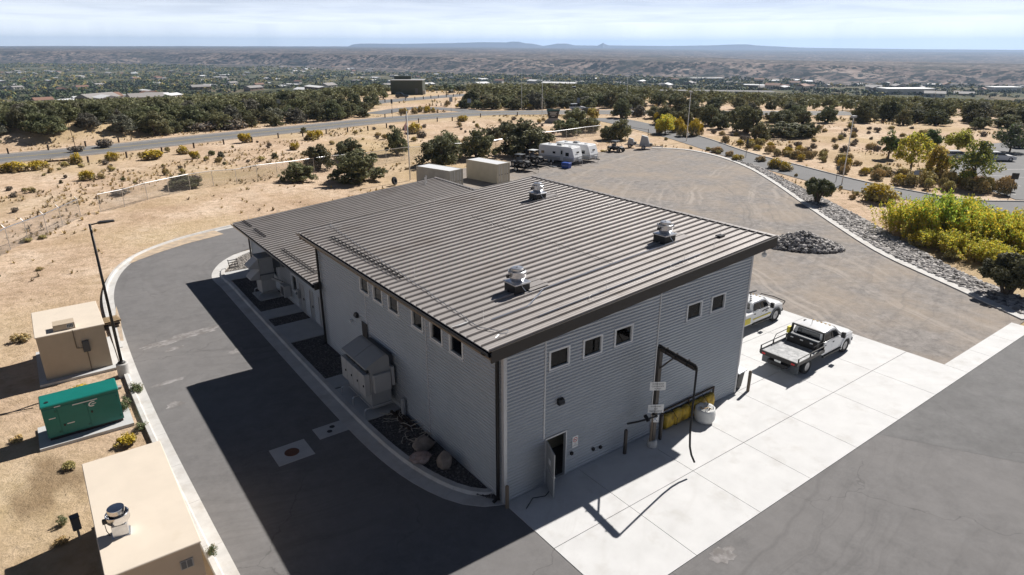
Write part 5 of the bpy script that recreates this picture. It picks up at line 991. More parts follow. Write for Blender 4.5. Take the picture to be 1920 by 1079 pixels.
# ================================================================ FENCES, POSTS, SIGNS
def dep(p): return float((np.array(p)-CAM)@CF)
def place(px, py): return gt(px, py)
def fence(label, P, h=2.0, step=3.05, arms=False):
    t = thing('chain_link_fence', label, 'fence'); Q = resample(P, step); 
    zs = [th1(p.x, p.y) for p in Q]; pm = MB().cyl((0,0,-.2),(0,0,h+.02),.035,.035,6); 
    if arms: pm.bar((0,0,h),(-.2,.15,h+.3),.03,.03)
    me = pm.mesh('post', M['galvanised'])
    for p, z in zip(Q, zs): link('post', me, t).location = (p.x, p.y, z)
    MB().tube([Vector((p.x, p.y, z+h)) for p, z in zip(Q, zs)], .045, 6).build('top_rail', M['galvanised'], t)
    for i in range(len(Q)-1):
        a = Vector((Q[i].x, Q[i].y, zs[i])); b = Vector((Q[i+1].x, Q[i+1].y, zs[i+1])); d = b-a; l = d.to_2d().length; dz = d.z
        o = MB().add([(0,0,.03),(l,0,dz+.03),(l,0,dz+h),(0,0,h)], [(0,1,2,3)]).build('wire_mesh', M['chain_link'], t); o.location = a; o.rotation_euler = (0,0,math.atan2(d.y, d.x))
    return t
f1 = GP([(-120,560),(-40,505),(43,458),(87,438),(125,418),(150,409),(189,399)]); f2 = GP([(189,399),(246,385),(298,373),(343,362),(389,354),(440,347)])+[gp(623,291,2.0).to_2d().to_3d(), gp(688,284,2.0).to_2d().to_3d()]
f3 = [gp(688,284,2.0).to_2d().to_3d(), gp(873,269,2.0).to_2d().to_3d(), gp(920,262.5,2.0).to_2d().to_3d(), gp(1006,251,2.0).to_2d().to_3d(), gp(1077,243.5,2.0).to_2d().to_3d(), gp(1135,233.5,2.0).to_2d().to_3d()]
fence('chain link fence nearest the camera with angled arms at far left', f1, 2.0, 3.05, True); fence('chain link fence running from the fence corner towards the trees', f2, 2.0, 3.05); fence('chain link fence behind the containers and travel trailers', f3, 2.0, 3.05)
t = thing('gate_frame', 'open pipe gate beside the branch road behind the yard', 'gate'); A_ = gt(1150,243); B_ = gt(1215,256)
for p in (A_, B_): MB().cyl((p.x,p.y,p.z-.1),(p.x,p.y,p.z+1.4),.06).build('gate_post', M['black_metal'], t)
for z in (.5,1.2): MB().tube([A_+Vector((0,0,z)), B_+Vector((0,0,z))], .03, 5).build('gate_rail', M['black_metal'], t)
# wooden road posts
pm = MB(); pm.box(-.11,.11,-.11,.11,-.2,1.0,.02); post_me = pm.mesh('wooden_post', M['dark_wood'])
def posts(pl, lab, grp, h=1.0):
    for p in pl:
        o = link('wooden_post', post_me); o.location = p; o.scale = (1,1,h); o.rotation_euler = (0,random.uniform(-.05,.05),random.uniform(0,1)); tag(o, lab, 'post', grp)
near = [(13,322),(88,313),(166,306),(238,297),(304,288),(364,279),(420,272),(473,268),(522,260),(568,257),(612,252)]
posts([gt(x, y) for x, y in near], 'dark wooden post on the near road edge, left stretch', 'posts along the near road edge, left stretch')
posts([gt(x, y) for x, y in ((652,249),(690,246),(725,241),(785,231),(820,229),(848,228),(901,221),(970,218))], 'dark wooden post on the near road edge beyond the flagpole', 'posts along the near road edge beyond the flagpole')
posts([gt(x, y) for x, y in ((16,290),(91,283),(161,276),(223,268))], 'dark wooden post in front of the sandy mound across the road', 'posts by the sandy mound')
posts([gt(x, y) for x, y in ((722,222),(752,219),(773,209),(786,208),(805,201),(827,200),(735,214),(765,212))], 'dark wooden post beside the short lane joining the road', 'posts beside the short lane')
posts([gt(x, y) for x, y in ((722,193),(760,189),(778,188),(794,187),(808,185),(822,184),(837,183),(850,182),(862,180))], 'dark wooden post along the road in front of the dark green building', 'posts along the upper road')
posts([gt(x, y) for x, y in ((1150,214),(1172,213),(1196,214))], 'dark wooden post right of the dumpster', 'posts right of the dumpster')
p = gt(86,305); tag(MB().bar((0,0,.12),(3.2,-.6,.15),.22,.22).build('fallen_post', M['dark_wood']), 'dark timber lying on the ground by the road', 'post').location = p
p = gt(146,291); o = MB().cyl((0,0,0),(-.35,0,5.2),.05,.04,6).build('steel_pole', M['dark_wood']); o.location = p; tag(o, 'thin leaning pole standing at the road edge by the mound', 'pole')
def pole(label, b, toppy, mt, lamp=None, r=.12):
    p = gt(*b); d = dep(p); h = (b[1]-toppy)/FPX*d*1.06; t = thing('utility_pole' if not lamp else 'street_light', label, 'pole' if not lamp else 'street light', p)
    MB().cyl((0,0,-.2),(0,0,h),r*.7,r*.45,8).build('pole', M[mt], t)
    if lamp == 'box': MB().box(-.35,.35,-.25,.25,h,h+.25).build('lamp_head', M['unit_light'], t)
    elif lamp == 'arm': MB().bar((0,0,h-.1),(1.2,-.5,h),.08,.08).build('arm', M[mt], t); MB().box(1.0,1.6,-.8,-.4,h-.05,h+.08).build('lamp_head', M['unit_light'], t)
    else: MB().bar((-.9,.6,h-.6),(.9,-.6,h-.6),.1,.12).build('cross_arm', M[mt], t)
for a in (((978,207),138,'galvanised','arm','pale pole rising left of the monument sign behind the road'),((1016,223),153,'galvanised','arm','pale pole at the left side of the monument sign'),((1067,173),135,'dark_wood',None,'dark utility pole above the distant tree belt near the picture centre'),((1174,198),145,'galvanised','arm','pale pole among junipers right of the white vehicle'),((1361,196),157,'galvanised','arm','pale pole in the juniper belt left of the dark pole'),((1419,200),155,'dark_wood',None,'dark utility pole in the juniper belt'),((1573,196),163,'galvanised','arm','thin pale pole above the middle of the juniper belt'),((1747,208),173,'galvanised','arm','thin pale pole at the right of the juniper belt'),((1287,266),183,'galvanised','box','street light with a box head beside the branch road'),((1578,348),232,'galvanised','box','street light with a box head between gravel yard and branch road'),((282,0+222),190,'bronze_post',None,'short pole in the left tree belt')):
    pole(a[4], a[0], a[1], a[2], a[3])
def sign(label, b, toppy, w_, h_, mt, shape='box'):
    p = gt(*b); d = dep(p); h = (b[1]-toppy)/FPX*d*1.06; t = thing('road_sign', label, 'sign', p, YAW-PI/2+random.uniform(-.4,.4))
    MB().cyl((0,.03,-.2),(0,.03,h),.035,.035,6).build('post', M['black_metal'], t); MB().box(-w_/2,w_/2,-.02,0,h-h_,h).build('plate', M[mt], t)
for a in (((1398,297),265,.35,.7,'panel_dark','small dark sign on a post beside the branch road'),((1567,343),314,.45,.55,'panel_grey','grey sign on a post next to the street light'),((1713,352),322,.6,.6,'stripe_blue','blue grey sign in front of the yellow tree'),((1893,371),328,.75,.75,'sign_brown','round topped sign among shrubs in the parking island'),((1750,312),290,.5,.5,'stripe_blue','sign beside the silver car'),((736,222),190,.5,1.1,'panel_dark','dark sign behind the flag'),((846,212),186,.9,1.2,'unit_light','white sign beside the short lane'),((880,207),188,1.1,1.1,'stripe_blue','blue grey sign left of the dark juniper cluster'),((525,216),190,.9,1.0,'unit_light','pale sign in front of the left tree belt'),((558,213),186,.9,1.0,'stripe_blue','blue sign in the left tree belt'),((1062,200),190,.9,.9,'sign_white','white sign behind the white vehicle'),((1084,203),186,.8,1.5,'stripe_blue','tall blue sign behind the white vehicle'),((1182,213),200,1,1,'unit_light','pale sign right of the dumpster')):
    sign(a[5], a[0], a[1], a[2], a[3], a[4])
p = gt(1037,231); t = thing('monument_sign', 'dark monument sign on a rock base by the road junction', 'sign', p, YAW-PI/2-.1)
MB().loft([[(-2.2,-.6,-.2),(2.2,-.6,-.2),(2.2,.6,-.2),(-2.2,.6,-.2)],[(-1.9,-.4,.5),(1.9,-.4,.6),(1.9,.4,.6),(-1.9,.4,.5)],[(-1.2,-.3,1.0),(1.1,-.3,1.1),(1.1,.3,1.1),(-1.2,.3,1.0)]], True, True).build('rock_base', M['rock'], t)
MB().loft([[(-1.1,-.15,1.0),(1.1,-.15,1.0),(1.1,.15,1.0),(-1.1,.15,1.0)],[(-1.5,-.15,2.75),(1.5,-.15,2.75),(1.5,.15,2.75),(-1.5,.15,2.75)]], True, True).build('panel', M['sign_brown'], t); MB().loft([[(-1.55,-.18,2.75),(1.55,-.18,2.75),(1.55,.18,2.75),(-1.55,.18,2.75)],[(-1.65,-.18,3.2),(1.65,-.18,3.2),(1.65,.18,3.2),(-1.65,.18,3.2)]], True, True).build('header', M['sign_teal'], t)
for k, (w_, z) in enumerate(((.9,2.4),(.7,2.1),(.8,1.8),(.4,1.45))): MB().box(-w_,w_,-.17,-.15,z,z+.1).build('lettering', M['sign_white'], t)
p = gt(1104,216); t = thing('dumpster', 'dark dumpster beside the white vehicle', 'dumpster', p, YAW-1.2); MB().box(-1.2,1.2,-.9,.9,0,1.7,.05).build('body', M['tank_green'], t); MB().box(-1.25,1.25,-.95,.95,1.7,1.78).build('lid', M['black'], t); MB().box(1.5,2.6,-.9,.9,0,1.6).build('enclosure', M['shed_tan'], t)
p = gt(763,178); t = thing('storage_building', 'dark green flat roofed building beyond the road', 'building', p, math.radians(-36)); MB().box(-6,6,0,9,-.5,5.0).build('walls', M['tank_green'], t); MB().box(-6.2,6.2,-.2,9.2,5.0,5.25).build('roof', M['unit_light'], t); MB().box(-5.5,1,6,9.1,5.25,6.4).build('upper_wall', M['tank_green'], t); MB().box(3.2,4.2,-.05,0,0,2.2).build('door', M['panel_grey'], t); MB().box(6,7,.5,1.5,0,1.5).build('stair', M['unit_light'], t)
p = gt(923,170); t = thing('water_tank', 'small round green water tank beyond the road', 'water tank', p); MB().lathe([(3.6,-.3),(3.6,2.7),(3.4,2.8)], n=28).build('shell', M['tank_green'], t, math.radians(40)); MB().lathe([(3.7,2.8),(3.7,2.95),(.2,3.4),(0,3.4)], n=28).build('roof', M['unit_light'], t, math.radians(40)); MB().box(-.3,.3,-3.75,-3.6,0,2.8).build('ladder', M['galvanised'], t)
p = gt(846,176); t = thing('picnic_shelter', 'low dark equipment on a skid near the water tank', 'equipment', p, .4); MB().box(-2,2,-.8,.8,.2,.5).build('skid', M['black_metal'], t); MB().box(-1.2,.6,-.6,.6,.5,1.4,.1).build('engine', M['tank_green'], t); MB().cyl((1.2,0,.5),(1.2,0,1.8),.25,.25,10).build('tank', M['panel_grey'], t)
t.name = 'field_equipment'
# ================================================================ VEGETATION
def leaf_cloud(C, R, n, size, aspect=1.5, up=0.0, droop=0):
    """n random quads scattered in ellipsoidal clumps (centres C, radii R)"""
    k = rng.integers(0, len(C), n); d = rng.normal(size=(n, 3)); d /= np.linalg.norm(d, axis=1)[:, None]; rad = rng.uniform(.35, 1.0, n)**.6
    P = C[k]+d*R[k]*rad[:, None]
    nn = d+rng.normal(size=(n, 3))*.7; nn[:, 2] += up; nn /= np.linalg.norm(nn, axis=1)[:, None]
    a = np.cross(nn, rng.normal(size=(n, 3))); a /= np.linalg.norm(a, axis=1)[:, None]; b = np.cross(nn, a)
    s = size*rng.uniform(.6, 1.4, n)[:, None]; V = np.stack([P-a*s*.5-b*s*aspect*.15, P+b*s*aspect*.5-a*s*.1, P+a*s*.5+b*s*aspect*.1, P-b*s*aspect*.5], 1)
    return V.reshape(-1, 3), np.arange(n*4).reshape(-1, 4)
def clumps(n, rx, rz, zc, rad, low=.0):
    C = []
    while len(C) < n:
        p = rng.uniform(-1, 1, 3); r = np.linalg.norm(p)
        if r > 1 or r < .25: continue
        C.append([p[0]*rx, p[1]*rx, zc+p[2]*rz])
    C = np.array(C); C[:, 2] = np.maximum(C[:, 2], low); return C, np.stack([rad*rng.uniform(.6,1.35,n)]*3, -1)*np.array([1,1,.85])
def branch_mesh(name, h, spread, n, r0, mt='bark'):
    mb = MB(); r_ = random.Random(n*7+int(h*10))
    for k in range(n):
        a = 2*PI*k/n+r_.uniform(-.4,.4); p = Vector((0,0,-.15)); q = Vector((math.cos(a)*spread*.35, math.sin(a)*spread*.35, h*.45)); e = Vector((math.cos(a)*spread*.8, math.sin(a)*spread*.8, h*r_.uniform(.75,1)))
        mb.cyl(p, q, r0, r0*.65, 6); mb.cyl(q, e, r0*.65, r0*.2, 5); b = a+r_.uniform(-1,1); mb.cyl(q, q+Vector((math.cos(b)*spread*.4, math.sin(b)*spread*.4, h*.35)), r0*.5, r0*.15, 5)
    return mb.mesh(name, M[mt])
JUN = []      # 1 m radius-normalised juniper crowns, about 1 wide by .95 high
for v in range(7):
    grey = v == 6; C, R = clumps(42, .8, .52, .92, .22, .3); C[:, 2] += .16*rng.normal(size=42); C[:, :2] *= (1.15-.45*np.clip((C[:, 2:3]-.7)/.9, 0, 1))
    C2, R2 = clumps(22, .98, .28, .38, .24, .14); C = np.concatenate([C, C2]); R = np.concatenate([R, R2])
    V, Fq = leaf_cloud(C, R, 6500, .07, 1.8); V[:, 2] = np.maximum(V[:, 2], .03); JUN.append((npmesh('crown', V, Fq, M['juniper_grey'] if grey else M['juniper']), branch_mesh('trunk', 1.1, .7, 4, .085)))
V, Fq = [], []
BIGJ = []
for v in range(2):
    C, R = clumps(70, .82, .52, .95, .2, .25); V, Fq = leaf_cloud(C, R, 9000, .06, 1.9); V[:, 2] = np.maximum(V[:, 2], .03); BIGJ.append((npmesh('crown', V, Fq, M['juniper']), branch_mesh('trunk', 1.1, .7, 5, .08)))
def juniper(p, wd, ht, label, group, lib=JUN, v=None):
    cm, tm = lib[random.randrange(len(lib)) if v is None else v]; t = thing('juniper_tree', label, 'tree', p, random.uniform(0, 6.28), group); s = (wd/2, wd/2, ht/1.55)
    for nme, me in (('crown', cm), ('trunk', tm)): o = link(nme, me, t); o.scale = s
    return t
def jpx(px, py, wpx, hpx, label, group=None, lib=JUN, v=None):
    p = gt(px, py); d = dep(p); return juniper(p, wpx/FPX*d*.97, max(.72*hpx, hpx-.14*wpx)/FPX*d*1.0, label, group, lib, v)
for a in ((560,341,66,44,'bushy juniper left of the widest juniper near the low roof'),(598,318,62,54,'juniper standing against the chain link fence behind the bushy juniper'),(676,340,112,70,'widest juniper, between the low roof and the fence'),(655,300,60,46,'juniper directly behind the widest juniper'),(745,290,44,52,'thin grey juniper just left of the flagpole'),(826,309,86,62,'juniper behind the grey beige container'),(838,285,60,42,'juniper behind the fence above the grey beige container'),(896,297,74,60,'juniper behind the cream container'),(985,291,112,74,'large juniper behind the black buggies'),(948,257,52,34,'juniper left of the large buggy juniper, beyond the fence'),(925,262,36,26,'small juniper beside the fence above the cream container'),(1062,255,56,42,'juniper left of the travel trailers'' far end beyond the fence'),(1080,243,56,44,'juniper directly below the monument sign'),(1105,249,40,36,'juniper right of the monument sign juniper'),(1140,262,34,32,'left juniper of the pair by the pipe gate'),(1163,262,44,42,'right juniper of the pair by the pipe gate'),(1165,222,42,40,'juniper on the far side of the junction by the pale sign'),(85,252,80,48,'big dark juniper on the sandy mound across the road'),(345,352,66,30,'round juniper touching the chain link fence at left'),(1400,250,64,58,'tall juniper left of the wide juniper beyond the branch road'),(1480,259,92,42,'wide juniper beyond the branch road'),(1424,263,40,36,'small juniper between the tall and the wide juniper'),(1518,257,36,34,'small juniper at the right of the wide juniper')):
    jpx(*a)
jpx(1532,382,62,56,'dark juniper growing at the riprap strip beside the yard kerb', None, BIGJ, 0); jpx(1886,555,115,95,'large dark juniper at the right edge below the yellow thicket', None, BIGJ, 1)
for a in ((330,250,30,24),(231,340,10,8),(397,292,14,12),(415,297,14,14),(515,298,14,12),(546,301,8,6),(421,310,8,7),(115,345,8,8),(570,250,14,12)): jpx(*a, 'small round juniper seedling on the slope between road and fence', 'juniper seedlings between road and fence')
# scattered belts: sampled on the ground, kept where they fall in the belts seen in the photograph
def belt(polys, n, d0, d1, mind):
    xs_ = [p[0] for pl in polys for p in pl]; n = min(n, 9000 if d1 > 300 else 4000); lo = math.atan((min(xs_)-960)/1310); hi = math.atan((max(xs_)-960)/1310)
    a = rng.uniform(lo-.03, hi+.03, n); d = np.sqrt(rng.uniform(d0**2, d1**2, n)); x = CAM[0]+d*(np.cos(a)*_fw[0]+np.sin(a)*_r[0]); y = CAM[1]+d*(np.cos(a)*_fw[1]+np.sin(a)*_r[1]); z = TH(x, y); px, py, dz = pix(x, y, z)
    k = np.zeros(n, bool)
    for pl in polys: k |= inside(px, py, pl)
    k &= (segdist(x, y, ROAD[::2]) > 8) & (segdist(x, y, UPR) > 6.5) & (segdist(x, y, UPL) > 5)
    x, y, z, d = x[k], y[k], z[k], d[k]; keep = []; grid = {}
    for i in range(len(x)):
        gx_, gy_ = int(x[i]//mind), int(y[i]//mind)
        if all((x[i]-x[j])**2+(y[i]-y[j])**2 > mind**2 for ax_ in (-1,0,1) for ay_ in (-1,0,1) for j in grid.get((gx_+ax_, gy_+ay_), ())): keep.append(i); grid.setdefault((gx_, gy_), []).append(i)
    return x[keep], y[keep], z[keep], d[keep]
LB = [[(-40,282),(-40,196),(300,180),(700,160),(725,190),(690,207),(705,220),(610,228),(400,247),(290,258),(225,250),(140,238),(0,262)]]
RB = [[(1190,160),(1960,170),(1960,240),(1840,243),(1700,236),(1560,230),(1450,238),(1330,246),(1240,235),(1190,218),(1260,206),(1180,190)]]
MBt = [[(880,165),(1190,160),(1200,205),(1040,203),(990,207),(870,206),(885,180)]]
bx_, by_, bz_, bd_ = belt(LB, 60000, 120, 330, 3.9); rx_, ry_, rz2, rd_ = belt(RB, 60000, 100, 420, 6.2); mx_, my_, mz_, md_ = belt(MBt, 12000, 120, 330, 4.2)
allj = [(d, x, y, z, 0) for d, x, y, z in zip(bd_, bx_, by_, bz_)]+[(d, x, y, z, 1) for d, x, y, z in zip(rd_, rx_, ry_, rz2)]+[(d, x, y, z, 2) for d, x, y, z in zip(md_, mx_, my_, mz_)]
allj.sort(); LBL = [('dark juniper in the dense belt left of the flag, across the road','junipers in the left belt'),('dark juniper in the scattered belt right of centre beyond the branch road','junipers in the right belt'),('dark juniper behind the road junction near the picture centre','junipers behind the junction')]
NJ = 300-35
def where(px, py, kind):
    if kind == 0: cols = ((120,'at the far left edge'),(235,'behind the sandy mound'),(350,'left of the long road bend'),(470,'above the long yellow shrub'),(590,'above the tall yellow shrub'),(1e9,'just left of flag'))
    elif kind == 1: cols = ((1270,'left of the box headed street light'),(1380,'around the pale pole'),(1480,'around the dark utility pole'),(1600,'above the wide juniper'),(1750,'above the parking lot trees'),(1e9,'at the far right edge'))
    else: cols = ((960,'below the round water tank'),(1040,'between the two pale poles'),(1e9,'right of the monument sign'))
    return next(w_ for lim, w_ in cols if px < lim)
for d, x, y, z, g_ in allj[:NJ]:
    s = random.uniform(.75,1.3); px_, py_, _d = pix(x, y, z); sz = 'small' if s < .92 else ('large' if s > 1.13 else 'medium sized'); rw = [('front','middle','back'),('front','middle','back'),('front','middle','back')][g_][0 if d < (165,165,165)[g_] else (1 if d < (205,230,200)[g_] else 2)]
    juniper(Vector((x, y, z)), 4.9*s*random.uniform(.85,1.15), 3.1*s*random.uniform(.75,1.3), '%s juniper, %s of the %s, %s' % (sz, rw, ('left belt','right belt','junction trees')[g_], where(px_, py_, g_)), LBL[g_][1])
# the rest of the woodland, one mass
BLOB = []
def blob_stuff(name, X, Y, Z, S, mats, mi, label, leafs=46, flat=.8, ls=.42):
    n = len(X); B_ = 8; Vs = []; Fs = []
    base = []
    for b in range(B_):
        C, R = clumps(9, .7, .45, .75, .42, .25); V, Fq = leaf_cloud(C, R, leafs, ls, 1.3); V[:, 2] = np.maximum(V[:, 2], 0); base.append(V)
    pick = rng.integers(0, B_, n); VV = np.stack(base)[pick]*S[:, None, None]*np.array([1,1,flat])+np.stack([X, Y, Z], -1)[:, None]
    Fq = np.arange(n*leafs*4).reshape(-1, 4); o = link(name, npmesh(name, VV.reshape(-1, 3), Fq, mats, np.repeat(mi, leafs))); return tag(o, label, None, None, 'stuff')
rest = allj[NJ:]
if rest:
    r_a = np.array(rest); blob_stuff('far_juniper_wood', r_a[:, 1], r_a[:, 2], r_a[:, 3], rng.uniform(1.7,2.9, len(rest)), [M['juniper']], np.zeros(len(rest), int), 'juniper woodland continuing behind the nearer trees', 280, 1.0, .2)
def valley(n, d0, d1, dens, name, mats, probs, smin, smax, label, leafs=16, pw=1.3):
    a = np.radians(rng.uniform(-42, 42, n)); d = (rng.uniform(d0**pw, d1**pw, n))**(1/pw); x = CAM[0]+d*(np.cos(a)*_fw[0]+np.sin(a)*_r[0]); y = CAM[1]+d*(np.cos(a)*_fw[1]+np.sin(a)*_r[1]); f = fbm(x/220, y/220, 4, 77); h, dd, s, t, pd, D0 = TH(x, y, True)
    k = (f > dens) & (dd < D0+40) & (pd > 6); x, y, h, f = x[k], y[k], h[k], f[k]; mi = np.array([rng.choice(len(probs), p=probs) for _ in range(len(x))]) if len(x) else np.zeros(0, int)
    return blob_stuff(name, x, y, h-.3, rng.uniform(smin, smax, len(x)), mats, mi, label, leafs)
valley(9000, 300, 900, .40, 'hillside_trees', [M['juniper'], M['valley_dark'], M['valley_gold'], M['valley_green']], [.6,.25,.05,.1], 1.8, 3.4, 'dark trees on the slope falling to the town', 30)
valley(16000, 850, 2300, .40, 'town_trees', [M['valley_dark'], M['valley_green'], M['valley_gold']], [.5,.4,.1], 2.6, 5.2, 'trees among the far houses of the town', 18)
valley(20000, 1500, 4400, .36, 'river_trees', [M['valley_green'], M['valley_dark'], M['valley_gold']], [.5,.2,.3], 5, 9.5, 'belt of green and golden cottonwoods along the far river', 14, 2)
# chamisa and other bushes
def bush_mesh(n, size, mats, probs_fn, flat=.75, cl=22, rad=.33):
    C, R = clumps(cl, .72, .42*flat/.75, .46*flat/.75, rad, .12); V, Fq = leaf_cloud(C, R, n, size, 2.0, .5); V[:, 2] = np.maximum(V[:, 2], .0); zc = V.reshape(-1, 4, 3)[:, :, 2].mean(1); zc = zc/zc.max(); r = rng.random(len(zc)); return npmesh('bush', V, Fq, mats, probs_fn(zc, r))
CH = [bush_mesh(1500, .1, [M['chamisa_stem'], M['chamisa_flower'], M['chamisa_dull']], lambda z, r: np.where(z+.35*(r-.5) > .5, 1, np.where(r < .5, 0, 2))) for _ in range(4)]
CHD = [bush_mesh(1300, .1, [M['chamisa_stem'], M['chamisa_dull'], M['sage']], lambda z, r: np.where(z+.5*(r-.5) > .5, 1, np.where(r < .6, 0, 2))) for _ in range(4)]
BR = [bush_mesh(1000, .1, [M['brush_grey'], M['sage_dark']], lambda z, r: np.where(r < .6, 0, 1)) for _ in range(2)]
WG = [bush_mesh(1400, .075, [M['weed_green'], M['sage']], lambda z, r: np.where(r < .8, 0, 1), 1.0) for _ in range(2)]
def bush(lib, p, wd, ht, label, cat='shrub', group=None, name='rabbitbrush'):
    o = link(name, random.choice(lib)); o.location = p; o.scale = (wd/2, wd/2*random.uniform(.85,1.15), ht/.95); o.rotation_euler = (0,0,random.uniform(0,6.28)); return tag(o, label, cat, group)
def bpx(lib, px, py, wpx, hpx, label, group=None, name='rabbitbrush'):
    p = gt(px, py); d = dep(p); return bush(lib, p, wpx/FPX*d*.95, max(.7*hpx, hpx-.12*wpx)/FPX*d, label, 'shrub', group, name)
for a in ((28,322,58,24,'wide yellow flowering shrub at far left beside the road'),(75,319,36,20,'yellow shrub just right of the widest roadside shrub'),(143,308,34,22,'round yellow shrub between the second and third roadside posts'),(166,338,32,20,'yellow shrub standing alone above the fence corner'),(211,303,30,20,'round yellow shrub between road posts left of the long yellow shrub'),(286,300,48,22,'long yellow shrub between road posts'),(346,290,30,18,'yellow shrub right of the long yellow shrub'),(366,298,24,16,'golden shrub below the road post'),(461,268,32,20,'tall yellow shrub at the road edge'),(553,282,26,16,'golden shrub left of the widest juniper'),(590,262,40,20,'olive yellow shrub by the road above the juniper'),(777,251,34,22,'yellow shrub just right of the flag'),(868,229,24,14,'pale yellow shrub on the near road edge before the junction'),(1110,305,0+2,2,'tiny')):
    if a[4] != 'tiny': bpx(CH, *a)
for a in ((1648,378,72,40,'large bright yellow shrub left of the yellow thicket'),(1452,316,34,22,'round olive shrub at the top of the riprap strip, left one'),(1473,321,34,20,'round golden shrub at the top of the riprap strip, right one'),(1717,461,46,28,'bright yellow shrub in front of the thicket'),(1383,302,26,14,'yellow shrub beside the yard kerb bend'),(150,741,52,22,'yellow flowering shrub behind the generator'),(238,835,46,24,'yellow flowering shrub in front of the generator')): bpx(CH, *a)
for a in ((1780,487,36,18,'dull olive shrub in front of the large juniper'),(1745,332,70,26,'wide rounded olive shrub under the yellow tree'),(1645,356+0,40,16,'low olive shrub across the branch road'),(1425,304,24,13,'grey shrub at the riprap tip'),(1343,287,22,14,'olive shrub left of the small dark sign'),(1368,294,20,13,'small olive shrub by the yard kerb bend')): bpx(CHD, *a)
for a in ((236,772,34,26,'green weed beside the generator corner'),(256,738,30,22,'green weed at the light pole base'),(265,806,32,16,'green weed between kerb and generator'),(400,1045,26,26,'green weed at the foot of the long shed'),(118,985,24,18,'green weed behind the pedestal box')): bpx(WG, *a, None, 'green_weed')
for a in ((130,880,30,16,'small yellow green weed by the long shed corner'),(115,1020,34,16,'dry yellow weed beside the pedestal box'),(33,828,28,14,'dry grey weed left of the generator'),(75,408+100,16,8,'tiny yellow weed behind the tan cube shed'),(50,455,26,12,'yellow grass clump at the near fence post'),(80,449,20,10,'yellow grass clump at the second near fence post'),(40,640,40,20,'tawny grass clump beside the tan cube shed')): bpx(CHD, *a, None, 'dry_weed')
for a in ((360,349,50,26,'grey leafless brush beside the round juniper at the fence'),(145,286,32,16,'dark brush below the mound, left one'),(200,277,44,22,'dark brush below the mound, right one'),(380,246,60,22,'grey brush along the far road edge, left one'),(440,243,50,22,'grey brush along the far road edge, right one'),(230,365,50,14,'low grey brush inside the fence'),(790,258,26,14,'dark brush on the slope right of the flag')): bpx(BR, *a, None, 'grey_brush')
def scat_bush(polys, n, lib, wr, hr, label, group, d0=60, d1=200, mind=1.6, name='rabbitbrush'):
    x, y, z, d = belt(polys, n*40, d0, d1, mind); k = rng.permutation(len(x))[:n]
    if not len(k): return
    pxx, pyy, _d = pix(x, y, z); o_ = np.argsort(pxx[k]); md = np.median(d[k])
    for q_, i in enumerate(k[o_]):
        s = random.uniform(*wr); u_ = (s-wr[0])/(wr[1]-wr[0]); bush(lib, Vector((x[i], y[i], z[i])), s, s*random.uniform(*hr), '%s %s, %s row, %s' % (('small','middling','big')[min(int(u_*3), 2)], label, 'near' if d[i] < md else 'far', ('left end','left part','middle','right part','right end')[min(q_*5//len(k), 4)]), 'shrub', group, name)
scat_bush([[(1330,262),(1420,285),(1560,325),(1720,360),(1690,330),(1560,295),(1460,280)]], 34, CHD+CH[:2], (1.3,2.4), (.5,.75), 'olive shrub lining the branch road', 'shrubs along the branch road')
scat_bush([[(1690,352),(1905,372),(1895,355),(1760,335),(1700,338)]], 30, CHD, (1.6,2.6), (.6,.8), 'golden shrub in the parking island', 'shrubs in the parking island', 70, 140, 1.3)
scat_bush([[(1230,260),(1340,280),(1400,305),(1540,345),(1640,372),(1640,395),(1560,370),(1470,330),(1380,300),(1280,278)]], 22, CHD, (.6,1.3), (.5,.7), 'olive shrub between yard and branch road', 'shrubs between yard and branch road')
scat_bush([[(1330,250),(1560,240),(1850,245),(1840,265),(1650,300),(1560,300),(1440,275)]], 60, CHD+BR, (.9,2.0), (.45,.7), 'dry shrub on sand beyond branch road', 'shrubs on the open sand at right', 70, 220, 1.8)
scat_bush([[(0,330),(180,300),(420,275),(640,250),(640,285),(420,315),(260,350),(0,440)]], 46, CHD+BR+CHD, (.5,1.3), (.45,.7), 'dry shrub between fence and road', 'shrubs between fence and road at left', 60, 170, 1.5)
scat_bush([[(640,245),(1000,222),(1090,230),(1060,250),(940,265),(700,280)]], 46, CHD+BR, (.7,1.7), (.5,.7), 'dry shrub on the junction bank', 'shrubs on the bank behind the yard', 80, 190, 1.5)
scat_bush([[(700,212),(880,196),(1000,206),(870,213),(720,226)]], 26, CHD+CH, (1.2,2.4), (.6,.8), 'pale shrub beside the short lane', 'shrubs beside the short lane', 110, 260, 2)
scat_bush([[(1210,225),(1330,250),(1300,262),(1230,250)]], 10, CH, (1.8,3.0), (.8,1.1), 'yellow shrub at the branch road start', 'shrubs at the branch road start', 90, 170, 2)
scat_bush([[(0,300),(0,288),(250,272),(600,232),(640,234),(300,268)]], 20, CHD, (1.0,2.0), (.4,.6), 'grass clump on the far road verge', 'clumps on the far verge', 100, 200, 2)
